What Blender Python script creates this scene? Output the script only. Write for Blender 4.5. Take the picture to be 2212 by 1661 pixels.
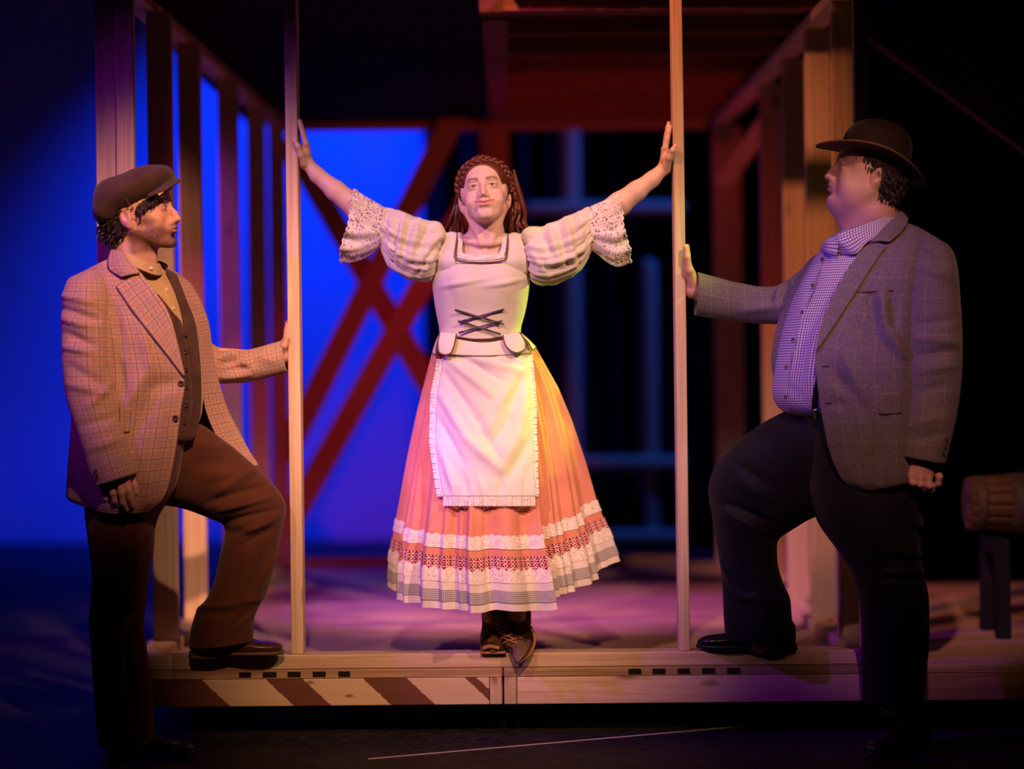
import bpy, bmesh, math, random
import numpy as np
from mathutils import Vector, Matrix, Euler

random.seed(4)
for o in list(bpy.data.objects):
    bpy.data.objects.remove(o)
SC = bpy.context.scene
COL = SC.collection

# ---------------------------------------------------------------- camera
IW, IH = 2212.0, 1661.0
FPX, DIST, CAMZ, ROLL = 4160.0, 6.5, 1.19, math.radians(0.5)
cam_d = bpy.data.cameras.new('camera')
cam = bpy.data.objects.new('camera', cam_d)
COL.objects.link(cam)
cam.location = (0, -DIST, CAMZ)
cam.rotation_euler = (math.pi / 2, ROLL, 0)
cam_d.sensor_width = 36.0
cam_d.sensor_fit = 'HORIZONTAL'
cam_d.lens = 36.0 * FPX / IW
cam_d.clip_end = 100
cam_d.dof.use_dof = True
cam_d.dof.focus_distance = DIST - 0.17
cam_d.dof.aperture_fstop = 0.68
SC.camera = cam

# ---------------------------------------------------------------- world, exposure
wd = bpy.data.worlds.new('dark_theatre')
SC.world = wd
wd.use_nodes = True
wd.node_tree.nodes['Background'].inputs[0].default_value = (0.10, 0.06, 0.35, 1)
wd.node_tree.nodes['Background'].inputs[1].default_value = 0.002
SC.view_settings.view_transform = 'Standard'
SC.view_settings.look = 'None'
SC.view_settings.gamma = 1.0
SC.view_settings.use_curve_mapping = False
SC.view_settings.exposure = 0.15

# ---------------------------------------------------------------- stage lights
def spot(name, loc, aim, color, power, angle, blend=0.5, radius=0.06):
    d = bpy.data.lights.new(name, 'SPOT')
    d.color = color; d.energy = power
    d.spot_size = math.radians(angle); d.spot_blend = blend
    d.shadow_soft_size = radius
    o = bpy.data.objects.new(name, d)
    COL.objects.link(o)
    o.location = loc
    o.rotation_euler = (Vector(aim) - Vector(loc)).to_track_quat('-Z', 'Y').to_euler()
    return o
def area(name, loc, aim, color, power, sx, sy, spread=180):
    d = bpy.data.lights.new(name, 'AREA')
    d.shape = 'RECTANGLE'; d.size = sx; d.size_y = sy
    d.color = color; d.energy = power; d.spread = math.radians(spread)
    o = bpy.data.objects.new(name, d)
    COL.objects.link(o)
    o.location = loc
    o.rotation_euler = (Vector(aim) - Vector(loc)).to_track_quat('-Z', 'Y').to_euler()
    return o

spot('front_spot_amber', (3.1, -4.9, 5.0), (0.04, 0.0, 1.32), (1.0, 0.55, 0.35), 1350, 18, 1.0)
spot('front_spot_pink', (-2.6, -5.6, 4.6), (-0.06, 0.0, 1.30), (1.0, 0.52, 0.58), 1100, 18, 1.0)
spot('front_wash_amber', (-0.1, -7.2, 4.9), (-0.22, 0.0, 0.46), (1.0, 0.46, 0.26), 1350, 14, 1.0)
spot('front_spot_orange', (0.7, -5.2, 5.0), (-1.10, -0.2, 1.48), (1.0, 0.45, 0.29), 2000, 14, 1.0)
spot('front_spot_rose', (0.3, -5.6, 4.9), (1.22, -0.35, 1.25), (1.0, 0.42, 0.33), 850, 13, 1.0)
spot('side_spot_violet', (-4.6, -2.6, 4.4), (-0.6, -0.2, 1.35), (0.36, 0.02, 1.0), 600, 22, 1.0)
spot('front_spot_violet', (-2.8, -3.2, 3.0), (-0.36, 0.0, 0.95), (0.42, 0.05, 1.0), 620, 8, 1.0)
spot('front_spot_blue', (-2.6, -3.6, 3.0), (0.96, -0.4, 1.46), (0.24, 0.05, 1.0), 600, 10.5, 0.9)
spot('side_spot_lime', (3.6, -0.9, 5.2), (0.26, 0.0, 1.30), (0.46, 0.80, 0.01), 1200, 5, 0.7)
spot('wing_spot_lime', (3.2, 1.9, 2.2), (0.20, 0.04, 1.30), (0.50, 0.80, 0.01), 800, 11, 0.7)
spot('interior_spot_orange', (-0.7, -1.2, 3.9), (1.15, 1.9, 0.9), (1.0, 0.30, 0.13), 330, 40, 0.9)
spot('interior_spot_magenta', (0.9, -1.0, 3.7), (-1.15, 1.8, 1.3), (0.70, 0.05, 0.26), 260, 34, 0.9)
spot('interior_spot_red', (0.5, -1.2, 2.85), (-0.45, 3.8, 1.1), (1.0, 0.02, 0.10), 210, 24, 0.9)
spot('deck_spot_violet', (-3.4, 1.6, 4.0), (0.0, 1.7, 0.25), (0.52, 0.08, 1.0), 900, 24, 0.9)
spot('deck_spot_amber', (-3.2, 0.9, 3.7), (-0.1, 1.3, 0.25), (1.0, 0.36, 0.24), 560, 18, 0.9)
spot('added_fill_red', (0.80, 0.62, 0.34), (0.25, 3.6, 2.7), (1.0, 0.05, 0.02), 60, 46, 0.9)  # added unseen red fill on the deck, brightens loft and rear post
spot('backstage_spot_blue', (2.4, 4.6, 4.6), (0.45, 5.6, 1.3), (0.02, 0.16, 1.0), 210, 50, 0.9)
spot('cyclorama_spot', (-1.4, 6.3, 5.2), (-1.3, 8.4, 1.3), (0.0, 0.026, 1.0), 1250, 88, 1.0)
area('cyclorama_light_floor', (-3.2, 7.2, 0.1), (-3.0, 8.5, 1.2), (0.02, 0.03, 1.0), 7, 4.6, 0.2, 150)

# ---------------------------------------------------------------- measured placement
CR_, SR_ = math.cos(ROLL), math.sin(ROLL)
def P(px, py, Y):
    x, y = px - IW / 2, py - IH / 2
    u = x * CR_ - y * SR_
    v = x * SR_ + y * CR_
    s = (DIST + Y) / FPX
    return (u * s, Y, CAMZ - v * s)
def PA(px, py, Y):
    px, py, Y = np.broadcast_arrays(np.asarray(px, float), np.asarray(py, float), np.asarray(Y, float))
    x, y = px - IW / 2, py - IH / 2
    u = x * CR_ - y * SR_
    v = x * SR_ + y * CR_
    s = (DIST + Y) / FPX
    return np.stack([u * s, Y, CAMZ - v * s], -1)
def to_px(V):
    s = FPX / (DIST + V[..., 1])
    u = V[..., 0] * s
    v = (CAMZ - V[..., 2]) * s
    return np.stack([u * CR_ + v * SR_ + IW / 2, -u * SR_ + v * CR_ + IH / 2], -1)
def S(Y):
    return FPX / (DIST + Y)

# ---------------------------------------------------------------- object helpers
def link(name, mesh, mat=None, parent=None):
    o = bpy.data.objects.new(name, mesh)
    COL.objects.link(o)
    if mat is not None and mesh is not None and not mesh.materials:
        mesh.materials.append(mat)
    if parent is not None:
        o.parent = parent
        o.matrix_parent_inverse = parent.matrix_world.inverted() if False else Matrix.Identity(4)
    return o
def tag(o, label, cat, group=None, kind=None):
    o['label'] = label
    if cat: o['category'] = cat
    if group: o['group'] = group
    if kind: o['kind'] = kind
    return o
def empty(name, loc=(0, 0, 0)):
    o = bpy.data.objects.new(name, None)
    COL.objects.link(o)
    o.location = loc
    o.empty_display_size = 0.1
    return o
def mesh_from(name, V, F, uv=None, cols=None, smooth=True):
    me = bpy.data.meshes.new(name)
    V = np.asarray(V, np.float32)
    F = np.asarray(F, np.int32)
    k = F.shape[1]
    me.vertices.add(len(V)); me.vertices.foreach_set('co', V.ravel())
    me.loops.add(F.size); me.loops.foreach_set('vertex_index', F.ravel())
    me.polygons.add(len(F))
    me.polygons.foreach_set('loop_start', np.arange(0, F.size, k, dtype=np.int32))
    me.polygons.foreach_set('loop_total', np.full(len(F), k, np.int32))
    if uv is not None:
        l = me.uv_layers.new(name='UVMap')
        l.data.foreach_set('uv', np.asarray(uv, np.float32).ravel())
    if cols is not None:
        a = me.color_attributes.new('tint', 'FLOAT_COLOR', 'POINT')
        c4 = np.ones((len(V), 4), np.float32); c4[:, :3] = cols
        a.data.foreach_set('color', c4.ravel())
    me.update(calc_edges=True)
    me.validate()
    if smooth:
        me.polygons.foreach_set('use_smooth', np.ones(len(me.polygons), bool))
    return me
def box_mesh(name, sx, sy, sz, bev=0.003, base=True):
    """box along local Z, origin at the middle of its bottom face"""
    bm = bmesh.new()
    bmesh.ops.create_cube(bm, size=1.0)
    for v in bm.verts:
        v.co = Vector((v.co.x * sx, v.co.y * sy, (v.co.z + (0.5 if base else 0)) * sz))
    if bev > 0:
        bmesh.ops.bevel(bm, geom=bm.edges[:], offset=bev, segments=1, affect='EDGES', profile=0.5)
    me = bpy.data.meshes.new(name)
    bm.to_mesh(me); bm.free()
    return me
def box(name, x0, x1, y0, y1, z0, z1, mat, parent=None, bev=0.003):
    me = box_mesh(name, x1 - x0, y1 - y0, z1 - z0, bev)
    o = link(name, me, mat, parent)
    o.location = ((x0 + x1) / 2, (y0 + y1) / 2, z0)
    return o
def plank(name, a, b, w, t, mat, parent=None, up=(0, 1, 0), bev=0.003):
    """board from a to b (centre line), w across, t along 'up'"""
    a, b = Vector(a), Vector(b)
    z = (b - a); L = z.length; z.normalize()
    y = Vector(up); y = (y - z * y.dot(z)).normalized()
    x = y.cross(z)
    me = box_mesh(name, w, t, L, bev)
    o = link(name, me, mat, parent)
    M = Matrix((x, y, z)).transposed().to_4x4(); M.translation = a
    o.matrix_world = M
    return o

# ---------------------------------------------------------------- curve helpers
def crom(pts, n, closed=False):
    """Catmull-Rom resample of control rows (first axis) to n samples"""
    p = np.asarray(pts, float)
    m = len(p)
    if closed:
        t = np.linspace(0, m, n, endpoint=False)
        i = np.floor(t).astype(int); f = t - i
        g = lambda k: p[(i + k) % m]
    else:
        t = np.linspace(0, m - 1, n)
        i = np.minimum(np.floor(t).astype(int), m - 2); f = t - i
        q = np.concatenate([[2 * p[0] - p[1]], p, [2 * p[-1] - p[-2]]])
        g = lambda k: q[i + k + 1]
    f = f.reshape((-1,) + (1,) * (p.ndim - 1))
    p0, p1, p2, p3 = g(-1), g(0), g(1), g(2)
    return 0.5 * ((2 * p1) + (-p0 + p2) * f + (2 * p0 - 5 * p1 + 4 * p2 - p3) * f ** 2 + (-p0 + 3 * p1 - 3 * p2 + p3) * f ** 3)
def grid_normals(G, closed):
    if closed:
        du = np.roll(G, -1, 1) - np.roll(G, 1, 1)
    else:
        du = np.gradient(G, axis=1)
    dv = np.gradient(G, axis=0)
    n = np.cross(du, dv)
    return n / (np.linalg.norm(n, axis=-1, keepdims=True) + 1e-9)
def wob(u, v, seed, n=5, f=1.0, an=1.0):
    """smooth pseudo random field made of a few sine waves"""
    r = np.random.RandomState(seed)
    s = 0
    for k in range(n):
        a = r.uniform(0, 6.28); fr = f * r.uniform(0.5, 1.6)
        s = s + np.sin(fr * (np.cos(a) * u * an + np.sin(a) * v) + r.uniform(0, 6.28))
    return s / n
CREASE_GAIN = 1.0
def crease(G, N, lines, front=True):
    """raise or sink soft folds that follow image-measured lines on the camera side of a surface"""
    px = to_px(G)
    d = np.zeros(G.shape[:-1])
    for (x0, y0, x1, y1, w, a) in lines:
        ax, ay = x1 - x0, y1 - y0
        L2 = ax * ax + ay * ay + 1e-6
        t = ((px[..., 0] - x0) * ax + (px[..., 1] - y0) * ay) / L2
        tc = np.clip(t, 0, 1)
        dist = np.hypot(px[..., 0] - x0 - tc * ax, px[..., 1] - y0 - tc * ay)
        d += CREASE_GAIN * a * np.exp(-(dist / w) ** 2) * (0.35 + 0.65 * np.sin(np.pi * np.clip(tc * 0.9 + 0.05, 0, 1)))
    if front:
        d = d * np.clip(-N[..., 1] * 2.0 + 0.3, 0, 1)
    return G + N * d[..., None]
def grid_faces(nv, nu, closed):
    i, j = np.meshgrid(np.arange(nv - 1), np.arange(nu if closed else nu - 1), indexing='ij')
    a = i * nu + j; b = i * nu + (j + 1) % nu
    c = (i + 1) * nu + (j + 1) % nu; d = (i + 1) * nu + j
    return np.stack([a, b, c, d], -1).reshape(-1, 4), i, j
def grid_obj(name, G, mat, parent=None, closed=False, uscale=None, vscale=None, cap=False, thick=0, flip=False, u0=0.0, offset=-1):
    nv, nu = G.shape[:2]
    F, i, j = grid_faces(nv, nu, closed)
    ext = np.concatenate([G, G[:, :1]], 1) if closed else G
    ul = np.concatenate([[0], np.cumsum(np.linalg.norm(np.diff(ext, axis=1), axis=-1).mean(0))])
    vl = np.concatenate([[0], np.cumsum(np.linalg.norm(np.diff(G, axis=0), axis=-1).mean(1))])
    if uscale is not None: ul = ul * (uscale / max(ul[-1], 1e-6))
    if vscale is not None: vl = vl * (vscale / max(vl[-1], 1e-6))
    uu = lambda q: u0 + ul[q]
    vv = lambda q: vl[q]
    uv = np.stack([np.stack([uu(j), vv(i)], -1), np.stack([uu(j + 1), vv(i)], -1),
                   np.stack([uu(j + 1), vv(i + 1)], -1), np.stack([uu(j), vv(i + 1)], -1)], 2).reshape(-1, 4, 2)
    V = G.reshape(-1, 3)
    if cap and closed:
        V = np.concatenate([V, [G[0].mean(0)], [G[-1].mean(0)]])
        j1 = np.arange(nu)
        c0 = np.stack([(j1 + 1) % nu, j1, np.full(nu, nv * nu), np.full(nu, nv * nu)], -1)
        b = (nv - 1) * nu
        c1 = np.stack([b + j1, b + (j1 + 1) % nu, np.full(nu, nv * nu + 1), np.full(nu, nv * nu + 1)], -1)
        me = tri_mix(name, V, F, np.concatenate([c0, c1])[:, :3], uv, flip)
    else:
        if flip:
            F = F[:, ::-1]; uv = uv[:, ::-1]
        me = mesh_from(name, V, F, uv)
    o = link(name, me, mat, parent)
    if thick:
        m = o.modifiers.new('cloth_thickness', 'SOLIDIFY')
        m.thickness = thick; m.offset = offset
    return o
def tri_mix(name, V, Q, T, uvq, flip=False):
    me = bpy.data.meshes.new(name)
    if flip:
        Q = Q[:, ::-1]; T = T[:, ::-1]; uvq = uvq[:, ::-1]
    idx = np.concatenate([Q.ravel(), T.ravel()]).astype(np.int32)
    me.vertices.add(len(V)); me.vertices.foreach_set('co', np.asarray(V, np.float32).ravel())
    me.loops.add(len(idx)); me.loops.foreach_set('vertex_index', idx)
    tot = np.concatenate([np.full(len(Q), 4), np.full(len(T), 3)]).astype(np.int32)
    st = np.concatenate([[0], np.cumsum(tot)[:-1]]).astype(np.int32)
    me.polygons.add(len(tot)); me.polygons.foreach_set('loop_start', st); me.polygons.foreach_set('loop_total', tot)
    l = me.uv_layers.new(name='UVMap')
    l.data.foreach_set('uv', np.concatenate([uvq.reshape(-1, 2), np.zeros((T.size, 2))]).astype(np.float32).ravel())
    me.update(calc_edges=True); me.validate()
    me.polygons.foreach_set('use_smooth', np.ones(len(me.polygons), bool))
    return me
def rings(secs, nv, nu=48, power=2.0, phase=0.0):
    """closed limb/garment surface.  secs: (ax, ay, bx, by, Yc, depth[, power]) image-measured edges A and B,
    depth = half thickness in metres towards / away from the camera"""
    a = np.array([list(s) + [power] * (7 - len(s)) for s in secs], float)
    a = crom(a, nv)
    A = PA(a[:, 0], a[:, 1], a[:, 4]); B = PA(a[:, 2], a[:, 3], a[:, 4])
    C = (A + B) / 2; H = (B - A) / 2
    th = np.linspace(0, 2 * np.pi, nu, endpoint=False) + phase
    e = (2.0 / a[:, 6])[:, None]
    c, s = np.cos(th)[None], np.sin(th)[None]
    c = np.sign(c) * np.abs(c) ** e; s = np.sign(s) * np.abs(s) ** e
    G = C[:, None] + H[:, None] * c[..., None] + np.array([0, 1.0, 0])[None, None] * (s * a[:, 5:6])[..., None]
    return G
SURF = {}
def surf_y(G, px, py, r=14):
    """depth of the camera-side surface at an image place"""
    q = to_px(G).reshape(-1, 2); Y = G[..., 1].ravel()
    d = np.hypot(q[:, 0] - px, q[:, 1] - py)
    for k in (1, 1.6, 2.5, 4, 8):
        m = d < r * k
        if m.sum() > 2: break
    y0 = Y[m].min(); m = m & (Y < y0 + 0.03)
    w = 1 / (d[m] + 2) ** 2
    return float((Y[m] * w).sum() / w.sum())
def on(key, px, py, off=0.0):
    return (px, py, surf_y(SURF[key], px, py) - off)
def limb(name, secs, mat, parent, nv=60, nu=48, power=2.0, lines=(), noise=0.0, nf=30, seed=1, cap=True, thick=0, uscale=None, key=None):
    G = rings(secs, nv, nu, power)
    N = grid_normals(G, True)
    C = G.mean(1, keepdims=True)
    sgn = np.sign(((G - C) * N).sum(-1).mean())
    N = N * sgn
    if lines:
        G = crease(G, N, lines)
    if noise:
        w = wob(G[..., 0] * nf + G[..., 1] * nf * .5, G[..., 2] * nf, seed, 7)
        G = G + N * (w * noise)[..., None]
    if key: SURF[key] = G
    return grid_obj(name, G, mat, parent, True, cap=cap, thick=thick, flip=(sgn < 0), uscale=uscale)
def patch(name, ctrl, mat, parent, nv=40, nu=40, lines=(), noise=0.0, nf=30, seed=1, thick=0.003, push=0.0, uscale=None, vscale=None, closed=False, face=True, key=None):
    """open cloth surface through a grid of control points (px, py, Y)"""
    c = np.asarray(ctrl, float)
    g = crom(c, nv)
    g = np.swapaxes(crom(np.swapaxes(g, 0, 1), nu, closed), 0, 1)
    G = PA(g[..., 0], g[..., 1], g[..., 2])
    N = grid_normals(G, closed)
    flip = False
    if face:
        if N[..., 1].mean() > 0:
            N = -N; flip = True
    elif ((G - G.mean((0, 1))) * N)[..., :2].sum(-1).mean() < 0:
        N = -N; flip = True
    if lines:
        G = crease(G, N, lines)
    if noise:
        w = wob(G[..., 0] * nf + G[..., 1] * nf * .5, G[..., 2] * nf, seed, 7)
        G = G + N * (w * noise)[..., None]
    if push:
        G = G + N * push
    if key: SURF[key] = G
    return grid_obj(name, G, mat, parent, closed, thick=thick, flip=flip, uscale=uscale, vscale=vscale)
def tube(name, pts, rad, mat, parent, n=24, nu=8, closed=False, flat=1.0, cap=True):
    """round cord through world points"""
    p = crom(np.asarray(pts, float), n, closed)
    r = np.interp(np.linspace(0, 1, n), np.linspace(0, 1, len(np.atleast_1d(rad))), np.atleast_1d(rad)) if np.ndim(rad) else np.full(n, rad)
    t = np.gradient(p, axis=0)
    t /= np.linalg.norm(t, axis=1, keepdims=True) + 1e-9
    ref = np.array([0.03, 1.0, 0.05])
    x = np.cross(t, ref); x /= np.linalg.norm(x, axis=1, keepdims=True) + 1e-9
    y = np.cross(t, x)
    th = np.linspace(0, 2 * np.pi, nu, endpoint=False)
    G = p[:, None] + r[:, None, None] * (np.cos(th)[None, :, None] * x[:, None] + flat * np.sin(th)[None, :, None] * y[:, None])
    if closed:
        G = np.concatenate([G, G[:1]])
    return grid_obj(name, G, mat, parent, True, cap=cap and not closed, flip=False)

# ---------------------------------------------------------------- implicit-surface modelling (bodies, heads, hands)
def rotm(rx=0, ry=0, rz=0):
    return np.array(Euler((math.radians(rx), math.radians(ry), math.radians(rz)), 'XYZ').to_matrix())
class Field:
    def __init__(s, lo, hi, h):
        s.lo = np.array(lo, float); s.h = h
        s.n = np.ceil((np.array(hi, float) - s.lo) / h).astype(int) + 1
        s.f = np.full(s.n, 1.0, np.float32)
        s.ax = [(s.lo[i] + h * np.arange(s.n[i])).astype(np.float32) for i in range(3)]
    def win(s, lo, hi):
        a = np.clip(np.floor((np.array(lo) - s.lo) / s.h).astype(int), 0, s.n)
        b = np.clip(np.ceil((np.array(hi) - s.lo) / s.h).astype(int) + 1, 0, s.n)
        if (b - a <= 0).any(): return None
        sl = tuple(slice(a[i], b[i]) for i in range(3))
        return sl, s.ax[0][sl[0]][:, None, None], s.ax[1][sl[1]][None, :, None], s.ax[2][sl[2]][None, None, :]
    def put(s, lo, hi, fn, k, op='add'):
        w = s.win(lo, hi)
        if w is None: return s
        sl, X, Y, Z = w
        d = fn(X, Y, Z)
        a = s.f[sl]
        if op == 'add':
            h = np.clip(0.5 + 0.5 * (d - a) / k, 0, 1)
            s.f[sl] = d * (1 - h) + a * h - k * h * (1 - h)
        else:
            d = -d
            h = np.clip(0.5 - 0.5 * (d - a) / k, 0, 1)
            s.f[sl] = d * (1 - h) + a * h + k * h * (1 - h)
        return s
    def ell(s, c, r, k=0.01, rot=None, op='add'):
        c = np.array(c, float); r = np.array(r, float)
        m = r.max() + k + 3 * s.h
        R = (np.eye(3) if rot is None else (rotm(*rot) if len(rot) == 3 and np.ndim(rot[0]) == 0 else np.array(rot))).astype(np.float32)
        def fn(X, Y, Z):
            x, y, z = X - c[0], Y - c[1], Z - c[2]
            p = [R[0, i] * x + R[1, i] * y + R[2, i] * z for i in range(3)]
            k0 = np.sqrt((p[0] / r[0]) ** 2 + (p[1] / r[1]) ** 2 + (p[2] / r[2]) ** 2)
            k1 = np.sqrt((p[0] / r[0] ** 2) ** 2 + (p[1] / r[1] ** 2) ** 2 + (p[2] / r[2] ** 2) ** 2)
            return (k0 * (k0 - 1) / (k1 + 1e-6)).astype(np.float32)
        return s.put(c - m, c + m, fn, k, op)
    def cone(s, a, b, ra, rb, k=0.01, op='add'):
        a = np.array(a, float); b = np.array(b, float)
        m = max(ra, rb) + k + 3 * s.h
        d = b - a; L2 = (d ** 2).sum() + 1e-9
        def fn(X, Y, Z):
            x, y, z = X - a[0], Y - a[1], Z - a[2]
            t = np.clip((x * d[0] + y * d[1] + z * d[2]) / L2, 0, 1)
            return (np.sqrt((x - t * d[0]) ** 2 + (y - t * d[1]) ** 2 + (z - t * d[2]) ** 2) - (ra + t * (rb - ra))).astype(np.float32)
        return s.put(np.minimum(a, b) - m, np.maximum(a, b) + m, fn, k, op)
    def chain(s, pts, rad, k=0.006):
        for i in range(len(pts) - 1):
            s.cone(pts[i], pts[i + 1], rad[i], rad[i + 1], k)
        return s
    def mesh(s):
        f = s.f; n = s.n
        sg = f < 0
        c = sg[:-1, :-1, :-1]
        allv = c.copy(); anyv = c.copy()
        offs = [(i, j, k) for i in (0, 1) for j in (0, 1) for k in (0, 1)]
        for (i, j, k) in offs[1:]:
            q = sg[i:n[0] - 1 + i, j:n[1] - 1 + j, k:n[2] - 1 + k]
            allv &= q; anyv |= q
        act = anyv & ~allv
        I = np.argwhere(act)
        idx = np.full(act.shape, -1, np.int32)
        idx[act] = np.arange(len(I))
        cv = {o: f[I[:, 0] + o[0], I[:, 1] + o[1], I[:, 2] + o[2]] for o in offs}
        acc = np.zeros((len(I), 3)); cnt = np.zeros(len(I))
        for o in offs:
            for ax in range(3):
                if o[ax] == 0:
                    p = list(o); p[ax] = 1; p = tuple(p)
                    v0, v1 = cv[o], cv[p]
                    m = (v0 < 0) != (v1 < 0)
                    t = np.where(m, v0 / (v0 - v1 + 1e-12), 0)
                    pos = np.array(o, float)[None].repeat(len(I), 0); pos[:, ax] += t
                    acc += pos * m[:, None]; cnt += m
        V = s.lo + s.h * (I + acc / np.maximum(cnt, 1)[:, None])
        Fs = []
        for ax in range(3):
            a1, a2 = (ax + 1) % 3, (ax + 2) % 3
            sl0 = [slice(None)] * 3; sl1 = [slice(None)] * 3
            sl0[ax] = slice(0, n[ax] - 1); sl1[ax] = slice(1, n[ax])
            e = sg[tuple(sl0)] != sg[tuple(sl1)]
            E = np.argwhere(e)
            ok = (E[:, a1] > 0) & (E[:, a2] > 0) & (E[:, a1] < n[a1] - 1) & (E[:, a2] < n[a2] - 1)
            E = E[ok]
            ins = sg[E[:, 0], E[:, 1], E[:, 2]]
            def cell(d1, d2):
                q = E.copy(); q[:, a1] -= d1; q[:, a2] -= d2
                return idx[q[:, 0], q[:, 1], q[:, 2]]
            q = np.stack([cell(1, 1), cell(0, 1), cell(0, 0), cell(1, 0)], -1)
            q[~ins] = q[~ins][:, ::-1]
            Fs.append(q)
        F = np.concatenate(Fs)
        F = F[(F >= 0).all(1)]
        return V, F
def relax(V, F, it=2, lam=0.5):
    for _ in range(it):
        s = np.zeros_like(V); c = np.zeros(len(V))
        for a, b in ((0, 1), (1, 2), (2, 3), (3, 0)):
            np.add.at(s, F[:, a], V[F[:, b]]); np.add.at(c, F[:, a], 1)
            np.add.at(s, F[:, b], V[F[:, a]]); np.add.at(c, F[:, b], 1)
        V = V + lam * (s / np.maximum(c, 1)[:, None] - V)
    return V
def join(parts):
    Vs, Fs, Cs = [], [], []
    o = 0
    for V, F, C in parts:
        Vs.append(V); Fs.append(F + o); o += len(V)
        Cs.append(np.broadcast_to(np.asarray(C, float), (len(V), 3)))
    return np.concatenate(Vs), np.concatenate(Fs), np.concatenate(Cs)
# ================================================================ materials
class NB:
    """tiny node builder"""
    def __init__(s, name):
        s.m = bpy.data.materials.new(name); s.m.use_nodes = True
        s.t = s.m.node_tree; s.bsdf = s.t.nodes['Principled BSDF']; s.out = s.t.nodes['Material Output']
    def n(s, typ, **kw):
        nd = s.t.nodes.new(typ)
        for k, v in kw.items(): setattr(nd, k, v)
        return nd
    def l(s, a, b): s.t.links.new(a, b)
    def math(s, op, a, b=None, c=None, clamp=False):
        nd = s.n('ShaderNodeMath', operation=op); nd.use_clamp = clamp
        for i, x in enumerate((a, b, c)):
            if x is None: continue
            if isinstance(x, (int, float)): nd.inputs[i].default_value = x
            else: s.l(x, nd.inputs[i])
        return nd.outputs[0]
    def mix(s, fac, a, b, blend='MIX'):
        nd = s.n('ShaderNodeMix', data_type='RGBA', blend_type=blend)
        for sock, x in ((nd.inputs[0], fac), (nd.inputs[6], a), (nd.inputs[7], b)):
            if isinstance(x, (int, float)): sock.default_value = x
            elif isinstance(x, tuple): sock.default_value = x if len(x) == 4 else (*x, 1)
            else: s.l(x, sock)
        return nd.outputs[2]
    def coord(s, kind='Object'):
        return s.n('ShaderNodeTexCoord').outputs[kind]
    def mapping(s, vec, scale=(1, 1, 1), loc=(0, 0, 0), rot=(0, 0, 0)):
        nd = s.n('ShaderNodeMapping')
        nd.inputs['Scale'].default_value = scale; nd.inputs['Location'].default_value = loc; nd.inputs['Rotation'].default_value = rot
        s.l(vec, nd.inputs['Vector']); return nd.outputs[0]
    def noise(s, vec, scale, detail=3, rough=0.5, dist=0.0):
        nd = s.n('ShaderNodeTexNoise')
        nd.inputs['Scale'].default_value = scale; nd.inputs['Detail'].default_value = detail
        nd.inputs['Roughness'].default_value = rough; nd.inputs['Distortion'].default_value = dist
        if vec is not None: s.l(vec, nd.inputs['Vector'])
        return nd.outputs['Fac']
    def vor(s, vec, scale, feature='F1', out='Distance', rnd=1.0):
        nd = s.n('ShaderNodeTexVoronoi', feature=feature)
        nd.inputs['Scale'].default_value = scale; nd.inputs['Randomness'].default_value = rnd
        s.l(vec, nd.inputs['Vector']); return nd.outputs[out]
    def ramp(s, fac, stops):
        nd = s.n('ShaderNodeValToRGB')
        e = nd.color_ramp.elements
        while len(e) < len(stops): e.new(0.5)
        for q, (p, c) in zip(e, stops):
            q.position = p; q.color = c if len(c) == 4 else (*c, 1)
        s.l(fac, nd.inputs[0]); return nd.outputs[0]
    def sep(s, vec):
        nd = s.n('ShaderNodeSeparateXYZ'); s.l(vec, nd.inputs[0]); return nd.outputs
    def base(s, x):
        if isinstance(x, tuple): s.bsdf.inputs['Base Color'].default_value = (*x[:3], 1)
        else: s.l(x, s.bsdf.inputs['Base Color'])
    def set(s, **kw):
        nm = {'rough': 'Roughness', 'spec': 'Specular IOR Level', 'metal': 'Metallic', 'sheen': 'Sheen Weight', 'sss': 'Subsurface Weight', 'coat': 'Coat Weight', 'alpha': 'Alpha'}
        for k, v in kw.items():
            i = s.bsdf.inputs[nm[k]]
            if isinstance(v, (int, float)): i.default_value = v
            else: s.l(v, i)
    def bump(s, h, strength=0.3, dist=0.01):
        nd = s.n('ShaderNodeBump'); nd.inputs['Strength'].default_value = strength; nd.inputs['Distance'].default_value = dist
        s.l(h, nd.inputs['Height']); s.l(nd.outputs[0], s.bsdf.inputs['Normal'])
    def line(s, x, period, width, off=0.0):
        """1 on thin stripes"""
        f = s.math('FRACT', s.math('ADD', s.math('DIVIDE', x, period), off))
        return s.math('LESS_THAN', f, width)

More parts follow.
